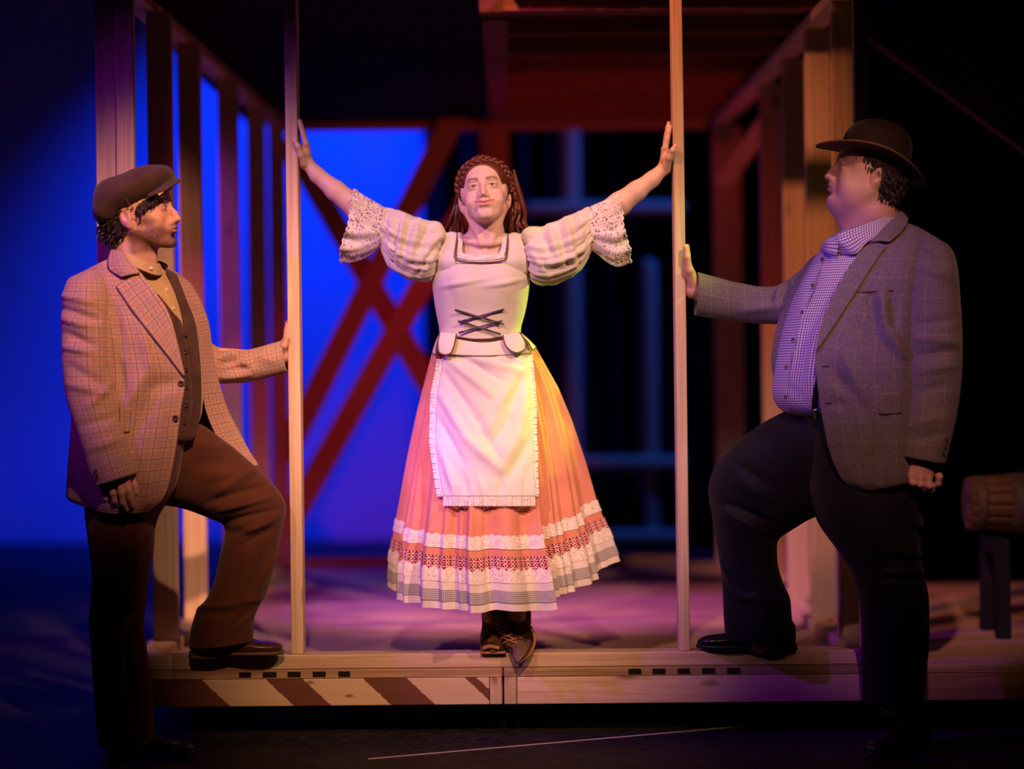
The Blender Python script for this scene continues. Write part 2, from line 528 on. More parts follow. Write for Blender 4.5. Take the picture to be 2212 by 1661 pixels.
def wood(name, c0=(0.62, 0.42, 0.27), c1=(0.80, 0.61, 0.43), knot=(0.20, 0.09, 0.03), rough=0.6):
    b = NB(name)
    co = b.coord('Object')
    rnd = b.n('ShaderNodeObjectInfo').outputs['Random']
    sh = b.n('ShaderNodeCombineXYZ'); b.l(b.math('MULTIPLY', rnd, 37.0), sh.inputs[0]); b.l(b.math('MULTIPLY', rnd, 11.0), sh.inputs[2])
    va = b.n('ShaderNodeVectorMath', operation='ADD'); b.l(co, va.inputs[0]); b.l(sh.outputs[0], va.inputs[1])
    v = va.outputs[0]
    g = b.noise(b.mapping(v, (60, 60, 2.2)), 1.0, 4, 0.55, 0.6)
    g2 = b.noise(b.mapping(v, (9, 9, 0.8)), 1.0, 2, 0.5)
    c = b.mix(b.ramp(g, [(0.35, (0, 0, 0)), (0.65, (1, 1, 1))]), (*c0, 1), (*c1, 1))
    c = b.mix(b.math('MULTIPLY', g2, 0.35), c, (c0[0] * .7, c0[1] * .62, c0[2] * .5, 1))
    k = b.vor(b.mapping(v, (7.0, 7.0, 2.6)), 1.0)
    kk = b.ramp(k, [(0.045, (1, 1, 1)), (0.13, (0, 0, 0))])
    c = b.mix(b.math('MULTIPLY', kk, 0.8), c, (*knot, 1))
    tint = b.math('ADD', b.math('MULTIPLY', rnd, 0.3), 0.82)
    hs = b.n('ShaderNodeHueSaturation'); b.l(tint, hs.inputs['Value']); b.l(c, hs.inputs['Color'])
    b.base(hs.outputs[0]); b.set(rough=rough, spec=0.3)
    b.bump(g, 0.15, 0.004)
    return b.m
def plain(name, col, rough=0.7, spec=0.3, **kw):
    b = NB(name); b.base(col); b.set(rough=rough, spec=spec, **kw)
    return b.m
def cloth(name, col, col2=None, nscale=18, weave=900, rough=0.85, sheen=0.15, bumps=0.12):
    b = NB(name)
    co = b.coord('Object')
    n1 = b.noise(co, nscale, 3)
    c = b.mix(b.ramp(n1, [(0.35, (0, 0, 0)), (0.68, (1, 1, 1))]), (*col, 1), (*(col2 or tuple(x * .8 for x in col)), 1))
    b.base(c)
    w = b.noise(co, weave, 1)
    b.bump(w, bumps, 0.002)
    b.set(rough=rough, spec=0.15, sheen=sheen)
    return b.m

M = {}
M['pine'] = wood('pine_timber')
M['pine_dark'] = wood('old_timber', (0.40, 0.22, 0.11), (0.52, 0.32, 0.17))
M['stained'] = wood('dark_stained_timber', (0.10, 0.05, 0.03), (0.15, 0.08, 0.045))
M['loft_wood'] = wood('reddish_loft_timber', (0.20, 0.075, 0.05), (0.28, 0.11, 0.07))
M['ply'] = wood('plywood_edge', (0.34, 0.20, 0.10), (0.60, 0.42, 0.24))
M['slot'] = plain('dark_slot', (0.012, 0.009, 0.008), 0.9)
M['black_paint'] = plain('black_paint', (0.008, 0.008, 0.010), 0.8)
M['velour'] = cloth('black_velour', (0.006, 0.006, 0.009), rough=0.95, sheen=0.0)

def mat_deck():
    b = NB('deck_plywood')
    co = b.coord('Object')
    g = b.noise(b.mapping(co, (2.0, 30, 30)), 1.0, 4, 0.55, 0.5)
    s = b.noise(co, 2.3, 4, 0.6)
    c = b.mix(g, (0.44, 0.27, 0.17, 1), (0.62, 0.42, 0.29, 1))
    c = b.mix(b.ramp(s, [(0.45, (0, 0, 0)), (0.75, (1, 1, 1))]), c, (0.34, 0.22, 0.17, 1))
    b.base(c); b.set(rough=0.5, spec=0.35); b.bump(g, 0.1, 0.003)
    return b.m
M['deck'] = mat_deck()
def mat_striped():
    """pine rim board brushed with slanting brown paint bars"""
    b = NB('striped_rim')
    co = b.coord('Object')
    x, y, z = b.sep(co)
    ragged = b.math('MULTIPLY', b.math('SUBTRACT', b.noise(co, 70, 3), 0.5), 0.014)
    # local X runs along the board, Z up; bars lean to the right going down
    s = b.math('ADD', b.math('ADD', x, b.math('MULTIPLY', z, 1.05)), ragged)
    wv = b.n('ShaderNodeFloatCurve')
    g = b.noise(b.mapping(co, (2.5, 60, 60)), 1.0, 4, 0.55, 0.5)
    k = b.vor(b.mapping(co, (6, 14, 14)), 1.0)
    cw = b.mix(g, (0.60, 0.42, 0.26, 1), (0.76, 0.58, 0.38, 1))
    cw = b.mix(b.ramp(k, [(0.05, (1, 1, 1)), (0.12, (0, 0, 0))]), cw, (0.25, 0.12, 0.05, 1))
    cb = b.mix(g, (0.13, 0.045, 0.030, 1), (0.20, 0.075, 0.045, 1))
    m = None
    for (a, e) in STRIPES:
        q = b.math('MULTIPLY', b.math('GREATER_THAN', s, a), b.math('LESS_THAN', s, e))
        m = q if m is None else b.math('MAXIMUM', m, q)
    b.t.nodes.remove(wv)
    b.base(b.mix(m, cw, cb)); b.set(rough=0.6, spec=0.3); b.bump(g, 0.12, 0.003)
    return b.m
def mat_floor():
    b = NB('black_stage_floor')
    co = b.coord('Object')
    n = b.noise(co, 2.2, 5, 0.65)
    f = b.noise(co, 26, 5, 0.75)
    v = b.vor(b.mapping(co, (1.0, 1.6, 1)), 38.0)
    dust = b.ramp(v, [(0.03, (1, 1, 1)), (0.075, (0, 0, 0))])
    c = b.mix(b.ramp(f, [(0.45, (0, 0, 0)), (0.75, (1, 1, 1))]), (0.020, 0.018, 0.020, 1), (0.075, 0.064, 0.068, 1))
    c = b.mix(b.math('MULTIPLY', b.ramp(n, [(0.5, (0, 0, 0)), (0.8, (1, 1, 1))]), 0.5), c, (0.10, 0.085, 0.085, 1))
    d2 = b.math('MULTIPLY', dust, b.ramp(b.noise(co, 5, 2), [(0.55, (0, 0, 0)), (0.62, (1, 1, 1))]))
    c = b.mix(d2, c, (0.30, 0.27, 0.26, 1))
    b.base(c); b.set(rough=0.6, spec=0.25); b.bump(f, 0.15, 0.004)
    return b.m
M['floor'] = mat_floor()
M['cyc'] = cloth('cyclorama_cloth', (0.75, 0.75, 0.78), (0.70, 0.70, 0.74), nscale=0.8, weave=200, bumps=0.02)
M['tape'] = plain('white_spike_line', (0.75, 0.72, 0.70), 0.6)
M['dull_blue'] = plain('pale_painted_metal', (0.45, 0.47, 0.50), 0.4, 0.5)
# ================================================================ the place: floor, backdrop, platforms, timber frame
ZT = 0.234          # deck surface
SILL = 0.050        # sill plate on the deck edge
ZS = ZT + SILL      # top of the sill
RIMB = 0.112        # underside of the rim boards
CEIL = 2.55

fl = box('floor', -9, 9, -7.5, 9, -0.05, 0.0, M['floor'], bev=0)
tag(fl, 'black scuffed stage floor in front of the platforms', 'floor', kind='structure')

wb = box('wall_back', -9, -0.55, 8.4, 8.46, 0.0, 6.5, M['cyc'], bev=0)
tag(wb, 'smooth backdrop cloth glowing deep blue at the rear', 'backdrop', kind='structure')
wr = box('wall_right', 7.0, 7.1, -2, 9, 0, 6.5, M['black_paint'], bev=0)
tag(wr, 'black side wall of the stage', 'wall', kind='structure')

def curtain(x0, x1, Y, z0, z1, folds, label, group=None):
    n = int(folds * 14)
    x = np.linspace(x0, x1, n)
    z = np.linspace(z0, z1, 14)
    G = np.zeros((14, n, 3))
    G[..., 0] = x[None]; G[..., 2] = z[:, None]
    ph = np.linspace(0, folds * 2 * np.pi, n)
    G[..., 1] = Y + (0.05 * np.sin(ph) + 0.02 * np.sin(2.3 * ph + 1))[None] * (1.15 - 0.3 * (z[:, None] - z0) / (z1 - z0))
    o = grid_obj('black_curtain', G, M['velour'], None, thick=0.006)
    tag(o, label, 'curtain', group)
    return o
curtain(-0.62, 2.6, 7.2, 0.0, 6.4, 16, 'black masking curtain behind the centre and right of the frame')
curtain(2.5, 7.0, 5.6, 0.0, 6.4, 20, 'black masking curtain at far right behind the barrel')

# ---- platforms
def mk(e, o):
    mw = Matrix.LocRotScale(o.location, o.rotation_euler, o.scale)
    o.parent = e
    m = Matrix.Translation(-Vector(e.location)) @ mw
    o.matrix_basis = m
    return o
def platform(x0, x1, striped, label, blocks, slots_px, rim_mat, deck_y1=3.8):
    e = empty('stage_platform', ((x0 + x1) / 2, 1.9, 0))
    tag(e, label, 'platform', 'wooden stage platforms')
    off = Vector((-(x0 + x1) / 2, -1.9, 0))
    def add(o):
        return mk(e, o)
    add(box('deck_panel', x0, x1, 0.0, deck_y1, ZT - 0.030, ZT, M['deck'], bev=0.002))
    add(plank('plywood_edge', (x0 + .002, -0.0033, ZT - .015), (x1 - .002, -0.0033, ZT - .015), 0.0055, 0.028, M['ply'], None, up=(0, 0, 1), bev=0.001))
    bw = 0.045
    xa = x0 + (bw if 'l' in blocks else 0); xb = x1 - (bw if 'r' in blocks else 0)
    if 'l' in blocks: add(box('end_block', x0 + .002, xa - .002, -0.008, 0.03, RIMB, ZT - 0.031, M['pine'], bev=0.002))
    if 'r' in blocks: add(box('end_block', xb + .002, x1 - .002, -0.008, 0.03, RIMB, ZT - 0.031, M['pine'], bev=0.002))
    if striped:
        add(box('rim_board', xa, xb, -0.006, 0.032, RIMB, ZT - 0.031, rim_mat, bev=0.002))
    else:
        zc_ = (RIMB + ZT - 0.031) / 2
        add(plank('rim_board', (xa, 0.013, zc_), (xb, 0.013, zc_), 0.038, ZT - 0.031 - RIMB, rim_mat, None, up=(0, 0, 1), bev=0.002))
    for q in slots_px:
        w0 = P(q[0], 1455, 0)[0]; w1 = P(q[1], 1455, 0)[0]
        add(box('slot', w0, w1, -0.0085, -0.0055, ZT - 0.024, ZT - 0.006, M['slot'], bev=0))
    for lx in (x0 + 0.25, x1 - 0.25):
        for ly in (0.55, 2.0, 3.5):
            add(box('leg', lx - .04, lx + .04, ly, ly + .08, 0, ZT - 0.031, M['black_paint'], bev=0.002))
    # side rims
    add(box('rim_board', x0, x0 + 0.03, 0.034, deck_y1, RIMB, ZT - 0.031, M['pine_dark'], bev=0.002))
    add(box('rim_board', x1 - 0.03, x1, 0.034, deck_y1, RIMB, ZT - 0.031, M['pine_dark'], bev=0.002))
    return e
XL, XM, XR = P(228, 1470, 0)[0], P(1087, 1470, 0)[0], P(1866, 1470, 0)[0]
# slanting paint bars along the left rim, in the board's own metres (x measured from its middle)
_xa, _xb = XL, XM - 0.045
def _sl(px): return P(px, 1466, 0)[0] - (_xa + _xb) / 2 + 1.05 * (ZT - 0.031 - RIMB)
STRIPES = [(-9, _sl(437)), (_sl(575), _sl(655)), (_sl(785), _sl(880)), (_sl(1005), _sl(1030))]
M['striped'] = mat_striped()
platform(XL, XM - 0.002, True, 'low wooden platform with slanting brown and cream bars on its front board', 'r',
         [(517, 543), (568, 598), (622, 650), (676, 704), (731, 757)], M['striped'])
platform(XM + 0.002, XR, False, 'low wooden platform with a plain knotty pine front board', 'l',
         [(1357, 1385), (1409, 1437), (1463, 1490), (1516, 1544), (1570, 1598)], M['pine'])
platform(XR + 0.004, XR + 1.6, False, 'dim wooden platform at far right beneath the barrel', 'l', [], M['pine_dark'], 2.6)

# ---- timber frame: four stud walls
def stud(name, x, y, z0, z1, w, d, mat, parent, lean=0.0):
    return plank(name, (x, y, z0), (x - lean * (z1 - z0), y, z1), w, d, mat, parent)

fw = empty('timber_framework', (0, 0.045, ZT))
tag(fw, 'front pine frame: a long sill and two tall bare studs at the opening', 'timber frame', 'pine stud wall frames')
def under(e, objs):
    inv = Matrix.Translation(-Vector(e.location))
    for o in objs:
        o.parent = e
        o.matrix_local = inv @ o.matrix_world if o.matrix_world != Matrix.Identity(4) else inv @ o.matrix_basis
sill = box('sill_plate', XL - 0.005, XR - 0.005, -0.004, 0.088, ZT + 0.0005, ZS, M['pine'], bev=0.004)
# grain along X for the sill: build it lying down
bpy.data.objects.remove(sill)
sill = plank('sill_plate', (XL - 0.005, 0.042, ZT + SILL / 2 + .0005), (XR - 0.005, 0.042, ZT + SILL / 2 + .0005), 0.092, SILL - .001, M['pine'], None, up=(0, 0, 1), bev=0.004)
mk(fw, sill)
FS = []
for (pxb, pxt, w) in ((645, 628, 0.047), (1477, 1459, 0.043)):
    b_ = P(pxb, 1415, 0.043); t_ = P(pxt, -60, 0.043)
    s_ = plank('stud', (b_[0], 0.045, ZS + .0005), (t_[0], 0.045, 2.75), w - 0.006, 0.080, M['pine'])
    mk(fw, s_); FS.append(s_)
hd = plank('header', (-1.36, 0.045, 2.772), (1.30, 0.045, 2.772), 0.09, 0.044, M['pine'], None, up=(0, 0, 1)); mk(fw, hd)

lw = empty('timber_framework', (-1.25, 1.9, ZT))
tag(lw, 'pine stud wall on the left with blue showing between its studs', 'timber frame', 'pine stud wall frames')
def xat(px, Y): return (px - IW / 2) / S(Y)
LEFTX = [(-1.335, 0.03), (xat(356, .49), .49), (xat(420, 1.14), 1.14), (xat(502, 2.0), 2.0), (xat(562, 2.85), 2.85), (xat(606, 3.6), 3.6)]
mk(lw, stud('stud', -1.365, 0.03, ZS + .001, 2.66, 0.070, 0.038, M['pine'], None))
mk(lw, stud('stud', -1.298, 0.012, ZS + .001, 2.66, 0.060, 0.038, M['pine'], None))
for (x, y) in LEFTX[1:]:
    mk(lw, stud('stud', x, y, ZT + .04, CEIL, 0.089, 0.040, M['pine'], None, 0.004))
mk(lw, plank('bottom_plate', (-1.27, 0.10, ZT + .02), (-1.215, 3.8, ZT + .02), 0.089, 0.039, M['pine'], None, up=(0, 0, 1)))
mk(lw, plank('top_plate', (-1.34, 0.06, CEIL + .021), (-1.215, 3.8, CEIL + .021), 0.089, 0.04, M['pine'], None, up=(0, 0, 1)))

rw = empty('timber_framework', (1.2, 1.9, ZT))
tag(rw, 'orange-lit pine stud wall on the right with slanting braces', 'timber frame', 'pine stud wall frames')
RX = [(xat(1868, .05), .05, 0.046, 2.66), (xat(1831, .42), .42, 0.085, CEIL), (xat(1776, .95), .95, 0.100, CEIL), (xat(1722, 1.6), 1.6, 0.092, CEIL), (xat(1673, 2.3), 2.3, 0.098, CEIL), (xat(1578, 3.7), 3.7, 0.15, CEIL)]
for (x, y, w, zt) in RX:
    mk(rw, stud('stud', x, y, (ZS + .001) if y < .09 else ZT + .04, zt, w, 0.040, M['pine'], None, 0.004))
mk(rw, plank('bottom_plate', (1.20, 0.10, ZT + .02), (1.13, 3.8, ZT + .02), 0.089, 0.039, M['pine'], None, up=(0, 0, 1)))
mk(rw, plank('top_plate', (1.20, 0.06, CEIL + .021), (1.12, 3.8, CEIL + .021), 0.089, 0.04, M['pine'], None, up=(0, 0, 1)))
mk(rw, plank('brace', P(1560, 395, 3.3), P(1680, 232, 2.6), 0.09, 0.04, M['pine'], None))
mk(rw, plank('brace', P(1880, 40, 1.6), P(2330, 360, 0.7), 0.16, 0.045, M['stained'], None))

bw_ = empty('timber_framework', (0, 3.8, ZT))
tag(bw_, 'rear timber frame with crossed diagonal braces and a centre post', 'timber frame', 'pine stud wall frames')
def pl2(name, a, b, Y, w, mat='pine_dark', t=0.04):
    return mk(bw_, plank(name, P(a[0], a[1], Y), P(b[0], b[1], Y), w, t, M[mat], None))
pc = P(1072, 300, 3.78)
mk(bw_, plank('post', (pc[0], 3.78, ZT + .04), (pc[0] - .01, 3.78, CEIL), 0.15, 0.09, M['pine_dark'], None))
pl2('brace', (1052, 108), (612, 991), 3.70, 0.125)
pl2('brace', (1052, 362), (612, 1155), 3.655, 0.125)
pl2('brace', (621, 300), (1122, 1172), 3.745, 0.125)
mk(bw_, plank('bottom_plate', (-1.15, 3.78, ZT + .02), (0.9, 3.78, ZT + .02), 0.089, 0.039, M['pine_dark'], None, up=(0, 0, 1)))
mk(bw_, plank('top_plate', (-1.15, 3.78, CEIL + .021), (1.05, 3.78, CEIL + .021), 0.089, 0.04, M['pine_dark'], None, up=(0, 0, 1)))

# ---- loft above: black cloth over the left bay, boarded joists over the right
ce = box('ceiling', -1.40, -0.11, 0.2, 3.83, CEIL + 0.044, CEIL + 0.055, M['velour'], bev=0)
tag(ce, 'black cloth ceiling over the left bay of the frame', 'ceiling', kind='structure')
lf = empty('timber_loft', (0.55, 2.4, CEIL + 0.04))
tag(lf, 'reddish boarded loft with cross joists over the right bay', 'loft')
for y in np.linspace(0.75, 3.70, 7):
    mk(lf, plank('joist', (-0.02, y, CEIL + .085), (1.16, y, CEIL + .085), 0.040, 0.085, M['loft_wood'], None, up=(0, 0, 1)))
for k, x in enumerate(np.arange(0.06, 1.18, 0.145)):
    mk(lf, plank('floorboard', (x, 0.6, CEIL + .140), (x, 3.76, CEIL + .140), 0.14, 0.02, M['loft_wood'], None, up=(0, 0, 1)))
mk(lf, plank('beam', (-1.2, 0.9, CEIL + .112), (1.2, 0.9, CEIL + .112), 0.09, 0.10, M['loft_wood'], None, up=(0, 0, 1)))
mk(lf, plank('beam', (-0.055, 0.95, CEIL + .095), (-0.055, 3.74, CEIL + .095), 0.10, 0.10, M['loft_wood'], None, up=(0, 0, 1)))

# ---- dim things backstage, seen out of focus
sc = empty('scaffold_rack', (P(1230, 800, 5.6)[0], 5.6, 0))
tag(sc, 'pale metal rack standing blurred in blue light behind the frame', 'rack')
def rk(name, a, b, r):
    return mk(sc, plank(name, a, b, r, r, M['dull_blue'], None, bev=r * .3))
x1 = P(1232, 300, 5.6)[0]; x2 = P(1400, 300, 5.6)[0]
rk('upright', (x1, 5.6, 0), (x1, 5.6, P(1232, 262, 5.6)[2]), 0.12)
rk('upright', (x2, 5.6, 0), (x2, 5.6, P(1400, 560, 5.6)[2]), 0.10)
for py in (450, 1000, 1160):
    z = P(1300, py, 5.55)[2]
    rk('rail', (x1 - 0.3, 5.55, z), (x2 + 0.22, 5.55, z), 0.085)

# ---- barrel on its stand, far right
def barrel():
    Yb = 0.75
    c = Vector(P(2150, 1087, Yb)); R = 66 / S(Yb)
    e = empty('wooden_barrel', (c.x, c.y, ZT))
    tag(e, 'dark wooden barrel with broad bands lying on its side at far right', 'barrel')
    xl = P(2090, 1087, Yb)[0]; Lb = 0.62
    nst = 14
    for k in range(nst):
        a0, a1 = 2 * math.pi * k / nst + .012, 2 * math.pi * (k + 1) / nst - .012
        xs = np.linspace(0, Lb, 9)
        rr = R * (0.80 + 0.20 * np.sin(np.pi * (0.08 + 0.84 * xs / Lb)))
        G = np.zeros((9, 4, 3))
        for q, a in enumerate(np.linspace(a0, a1, 4)):
            G[:, q, 0] = xl + xs; G[:, q, 1] = c.y + rr * math.cos(a); G[:, q, 2] = c.z + rr * math.sin(a)
        mk(e, grid_obj('stave', G, M['stained'], None, thick=0.015))
    th = np.linspace(0, 2 * np.pi, 40, endpoint=False)
    for (f0, f1) in ((0.03, 0.09), (0.24, 0.42), (0.62, 0.78), (0.91, 0.97)):
        xs = np.linspace(f0, f1, 4) * Lb
        rr = R * (0.80 + 0.20 * np.sin(np.pi * (0.08 + 0.84 * xs / Lb))) + 0.003
        G = np.stack([np.broadcast_to((xl + xs)[:, None], (4, 40)), c.y + rr[:, None] * np.cos(th), c.z + rr[:, None] * np.sin(th)], -1)
        mk(e, grid_obj('hoop', G, M['hoop'], None, True, thick=0.004))
    hr = R * 0.80
    G = np.stack([np.stack([np.full(40, xl + 0.012), c.y + q * hr * np.cos(th), c.z + q * hr * np.sin(th)], -1) for q in (1.0, 0.5, 0.02)])
    mk(e, grid_obj('barrel_head', G, M['stained'], None, True, thick=0.01))
    st = empty('barrel_stand', (c.x + 0.15, c.y, ZT))
    tag(st, 'black wooden stand carrying the barrel', 'stand')
    for dx in (0.10, 0.48):
        mk(st, plank('cradle', (xl + dx, c.y - 0.13, c.z - R * 1.0 - .040), (xl + dx, c.y + 0.13, c.z - R * 1.0 - .040), 0.05, 0.06, M['black_paint'], None, up=(0, 0, 1)))
        for dy in (-0.12, 0.12):
            mk(st, plank('leg', (xl + dx, c.y + dy, ZT + .001), (xl + dx, c.y + dy * .9, c.z - R * 1.0 - .071), 0.05, 0.05, M['black_paint'], None))
M['hoop'] = plain('dull_band', (0.085, 0.06, 0.055), 0.6)
barrel()

# ---- white line on the floor
a, b = Vector(P(795, 1640, -0.42)), Vector(P(1700, 1562, 0.0))
a = Vector((P(795, 1640, 0)[0], 0, 0))
def on_floor(px, py):
    x, y = px - IW / 2, py - IH / 2
    v = x * SR_ + y * CR_; u = x * CR_ - y * SR_
    s = CAMZ / v
    return Vector((u * s, FPX * s - DIST, 0.0015))
tp = plank('white_line', on_floor(795, 1640), on_floor(1690, 1562), 0.008, 0.002, M['tape'], None, up=(0, 0, 1), bev=0)
tag(tp, 'thin white line marked across the black floor', 'floor mark')
# ================================================================ people: skin, heads, hands
def mat_skin(name, rough=0.5):
    b = NB(name)
    at = b.n('ShaderNodeAttribute', attribute_name='tint')
    co = b.coord('Object')
    n = b.noise(co, 90, 3)
    c = b.mix(b.math('MULTIPLY', n, 0.16), at.outputs['Color'], (0.45, 0.16, 0.10, 1))
    b.base(c)
    b.set(rough=rough, spec=0.35, sss=0.08)
    b.bsdf.inputs['Subsurface Radius'].default_value = (0.012, 0.005, 0.003)
    b.bsdf.inputs['Subsurface Scale'].default_value = 0.5
    b.bump(b.noise(co, 600, 2), 0.05, 0.001)
    return b.m
def gauss(p, c, r):
    q = (p - np.array(c)) / np.array(r)
    return np.exp(-(q ** 2).sum(-1))
def soft(x, a, b):
    t = np.clip((x - a) / (b - a), 0, 1)
    return t * t * (3 - 2 * t)

def make_head(skin, lip, brow, iris=(0.05, 0.03, 0.02), jaw=1.0, cheek=1.0, nose=1.0, chin=1.0, neck_r=0.056, neck_to=(0, 0.05, -0.24),
              beard=None, smile=0.0, squint=0.5, brow_w=1.0, h=0.0017, double=0.0, neck_r2=None, fem=False, neck_from=(0, 0.022, -0.05), extra=None, M4=None, lohi=None):
    """head in its own frame: faces -Y, up +Z, middle of the skull near the origin, about 0.23 m tall"""
    lo = (-0.10, -0.145, min(-0.13, neck_to[2] - 0.02)); hi = (0.10, 0.16, 0.15)
    lo = (min(lo[0], neck_to[0] - .09), min(lo[1], neck_to[1] - .09), lo[2])
    hi = (max(hi[0], neck_to[0] + .09), max(hi[1], neck_to[1] + .10), hi[2])
    if lohi: lo, hi = lohi
    f = Field(lo, hi, h)
    # skull and face mass
    f.ell((0, 0.012, 0.040), (0.075, 0.095, 0.083), 0.01)
    f.ell((0, -0.030, 0.030), (0.066, 0.063, 0.066), 0.02)
    f.ell((0, -0.038, 0.056), (0.056, 0.052, 0.046), 0.025)
    f.ell((0, -0.030, -0.030), (0.058 * (0.5 + 0.5 * jaw), 0.060, 0.066), 0.02)
    for s in (-1, 1):
        f.cone((s * 0.052 * jaw, 0.006, -0.040), (s * 0.026 * jaw, -0.060, -0.084), 0.022, 0.016, 0.02)      # jaw line
        f.ell((s * 0.040, -0.058, -0.022), (0.024, 0.024, 0.024 * cheek), 0.016)                              # cheek bones
        f.ell((s * 0.038 * cheek, -0.052, -0.050), (0.020 * cheek, 0.022, 0.024), 0.016)
        f.ell((s * 0.062, -0.018, 0.012), (0.016, 0.03, 0.034), 0.02)
    f.cone((-0.012 * chin, -0.078, -0.088), (0.012 * chin, -0.078, -0.088), 0.0165, 0.0165, 0.016)            # chin
    if double:
        f.ell((0, -0.026, -0.092), (0.052, 0.056, 0.028 * (1 + double)), 0.035)
        for s in (-1, 1):
            f.ell((s * 0.046, -0.018, -0.052), (0.032, 0.046, 0.046), 0.035)
    # forehead, brows
    f.cone((-0.030, -0.083, 0.031), (0.030, -0.083, 0.031), 0.009, 0.009, 0.018)
    # eye sockets
    for s in (-1, 1):
        f.ell((s * 0.031, -0.105, 0.010), (0.019, 0.017, 0.0125), 0.014, (0, s * 4, 0), op='sub')
        f.ell((s * 0.031, -0.0745, 0.009), (0.0155, 0.0155, 0.0125), 0.004)                                   # eyeball under the lids
        f.cone((s * 0.019, -0.0855, 0.0150), (s * 0.043, -0.0800, 0.0150), 0.0042, 0.0038, 0.006)             # upper lid
        f.cone((s * 0.020, -0.0850, 0.0035), (s * 0.042, -0.0790, 0.0045), 0.0030, 0.0030, 0.006)             # lower lid
    # nose
    f.cone((0, -0.088, 0.022), (0, -0.104, -0.010), 0.0075, 0.0085, 0.010)
    f.cone((0, -0.104, -0.010), (0, -0.111 - 0.004 * (nose - 1), -0.026), 0.0085, 0.0100 * nose, 0.008)
    for s in (-1, 1):
        f.ell((s * 0.0115 * nose, -0.101, -0.030), (0.0075 * nose, 0.0095, 0.0070), 0.006)
        f.ell((s * 0.0062, -0.1085, -0.0385), (0.0028, 0.0040, 0.0030), 0.002, op='sub')
    # mouth
    zc = -0.054
    mw = 0.023 + 0.0065 * smile
    lift = 0.0095 * smile
    f.ell((0, -0.080, zc + .004), (0.032, 0.022, 0.026), 0.016)
    f.cone((0, -0.088, -0.034), (0, -0.091, -0.046), 0.009, 0.008, 0.012)
    f.chain([(-mw, -0.086, zc + lift), (-0.010, -0.0985, zc + 0.0038), (0, -0.0985, zc + 0.0030), (0.010, -0.0985, zc + 0.0038), (mw, -0.086, zc + lift)],
            [0.0022, 0.0046, 0.0044, 0.0046, 0.0022], 0.005)
    f.chain([(-mw * .92, -0.086, zc + lift * .8 - .002), (-0.008, -0.0965, zc - 0.0066), (0.008, -0.0965, zc - 0.0066), (mw * .92, -0.086, zc + lift * .8 - .002)],
            [0.0022, 0.0056, 0.0056, 0.0022], 0.005)
    f.put((-0.05, -0.13, zc - .02), (0.05, -0.06, zc + .02), lambda X, Y, Z: (np.sqrt((np.maximum(np.abs(X) - mw * 1.05, 0)) ** 2 + (Y + 0.1025 - 6 * X ** 2) ** 2 + (Z - zc + 0.0008 - lift * (X / mw) ** 2) ** 2) - 0.0022).astype(np.float32), 0.004, 'sub')
    if smile:
        for s in (-1, 1):
            f.ell((s * 0.043, -0.066, -0.040), (0.017, 0.016, 0.014), 0.014)                                  # raised cheek
            f.cone((s * 0.020, -0.101, -0.030), (s * 0.037, -0.086, -0.058), 0.0026, 0.0030, 0.008, op='sub') # smile fold
    f.ell((0, -0.096, -0.073), (0.018, 0.008, 0.005), 0.012, op='sub')                                        # under the lower lip
    # ears
    for s in (-1, 1):
        R = rotm(-12, 0, 0) @ rotm(0, 0, s * 22)
        f.ell((s * 0.079, 0.018, -0.004), (0.0085, 0.018, 0.031), 0.006, R)
        f.ell((s * 0.070, 0.022, -0.008), (0.010, 0.016, 0.026), 0.008)
        f.ell((s * 0.0755, 0.010, -0.030), (0.0070, 0.010, 0.012), 0.006)
        f.ell((s * 0.0890, 0.017, 0.000), (0.0065, 0.0105, 0.019), 0.004, R, op='sub')
        f.cone((s * 0.080, 0.004, 0.002), (s * 0.078, 0.002, -0.012), 0.004, 0.004, 0.004)
    # neck
    n2 = neck_r2 or neck_r * 1.12
    f.cone(neck_from, neck_to, neck_r, n2, 0.018)
    if not fem:
        f.ell((0, neck_from[1] - neck_r + .012, -0.125), (0.010, 0.008, 0.014), 0.014)
    if extra:
        inv = np.array(M4.inverted()); sc_ = M4.to_scale()[0]
        tl = lambda w: inv[:3, :3] @ np.array(w) + inv[:3, 3]
        for q in extra:
            if q[0] == 'cone': f.cone(tl(q[1]), tl(q[2]), q[3] / sc_, q[4] / sc_, q[5])
            else: f.ell(tl(q[1]), np.array(q[2]) / sc_, q[3], inv[:3, :3] * sc_)
    V, F = f.mesh()
    V = relax(V, F, 1, 0.4)
    # colour of the skin itself
    C = np.tile(np.array(skin, float), (len(V), 1))
    def mixc(w, col):
        nonlocal C
        w = np.clip(w, 0, 1)[:, None]
        C = C * (1 - w) + np.array(col) * w
    ax = np.abs(V[:, 0])
    mixc(0.35 * gauss(np.stack([ax, V[:, 1], V[:, 2]], -1), (0.043, -0.07, -0.03), (0.022, 0.04, 0.020)), (skin[0] * 0.95, skin[1] * .68, skin[2] * .62))
    mixc(0.35 * gauss(V, (0, -0.115, -0.028), (0.014, 0.02, 0.012)), (skin[0] * 0.92, skin[1] * .68, skin[2] * .62))
    front = V[:, 1] < -0.066
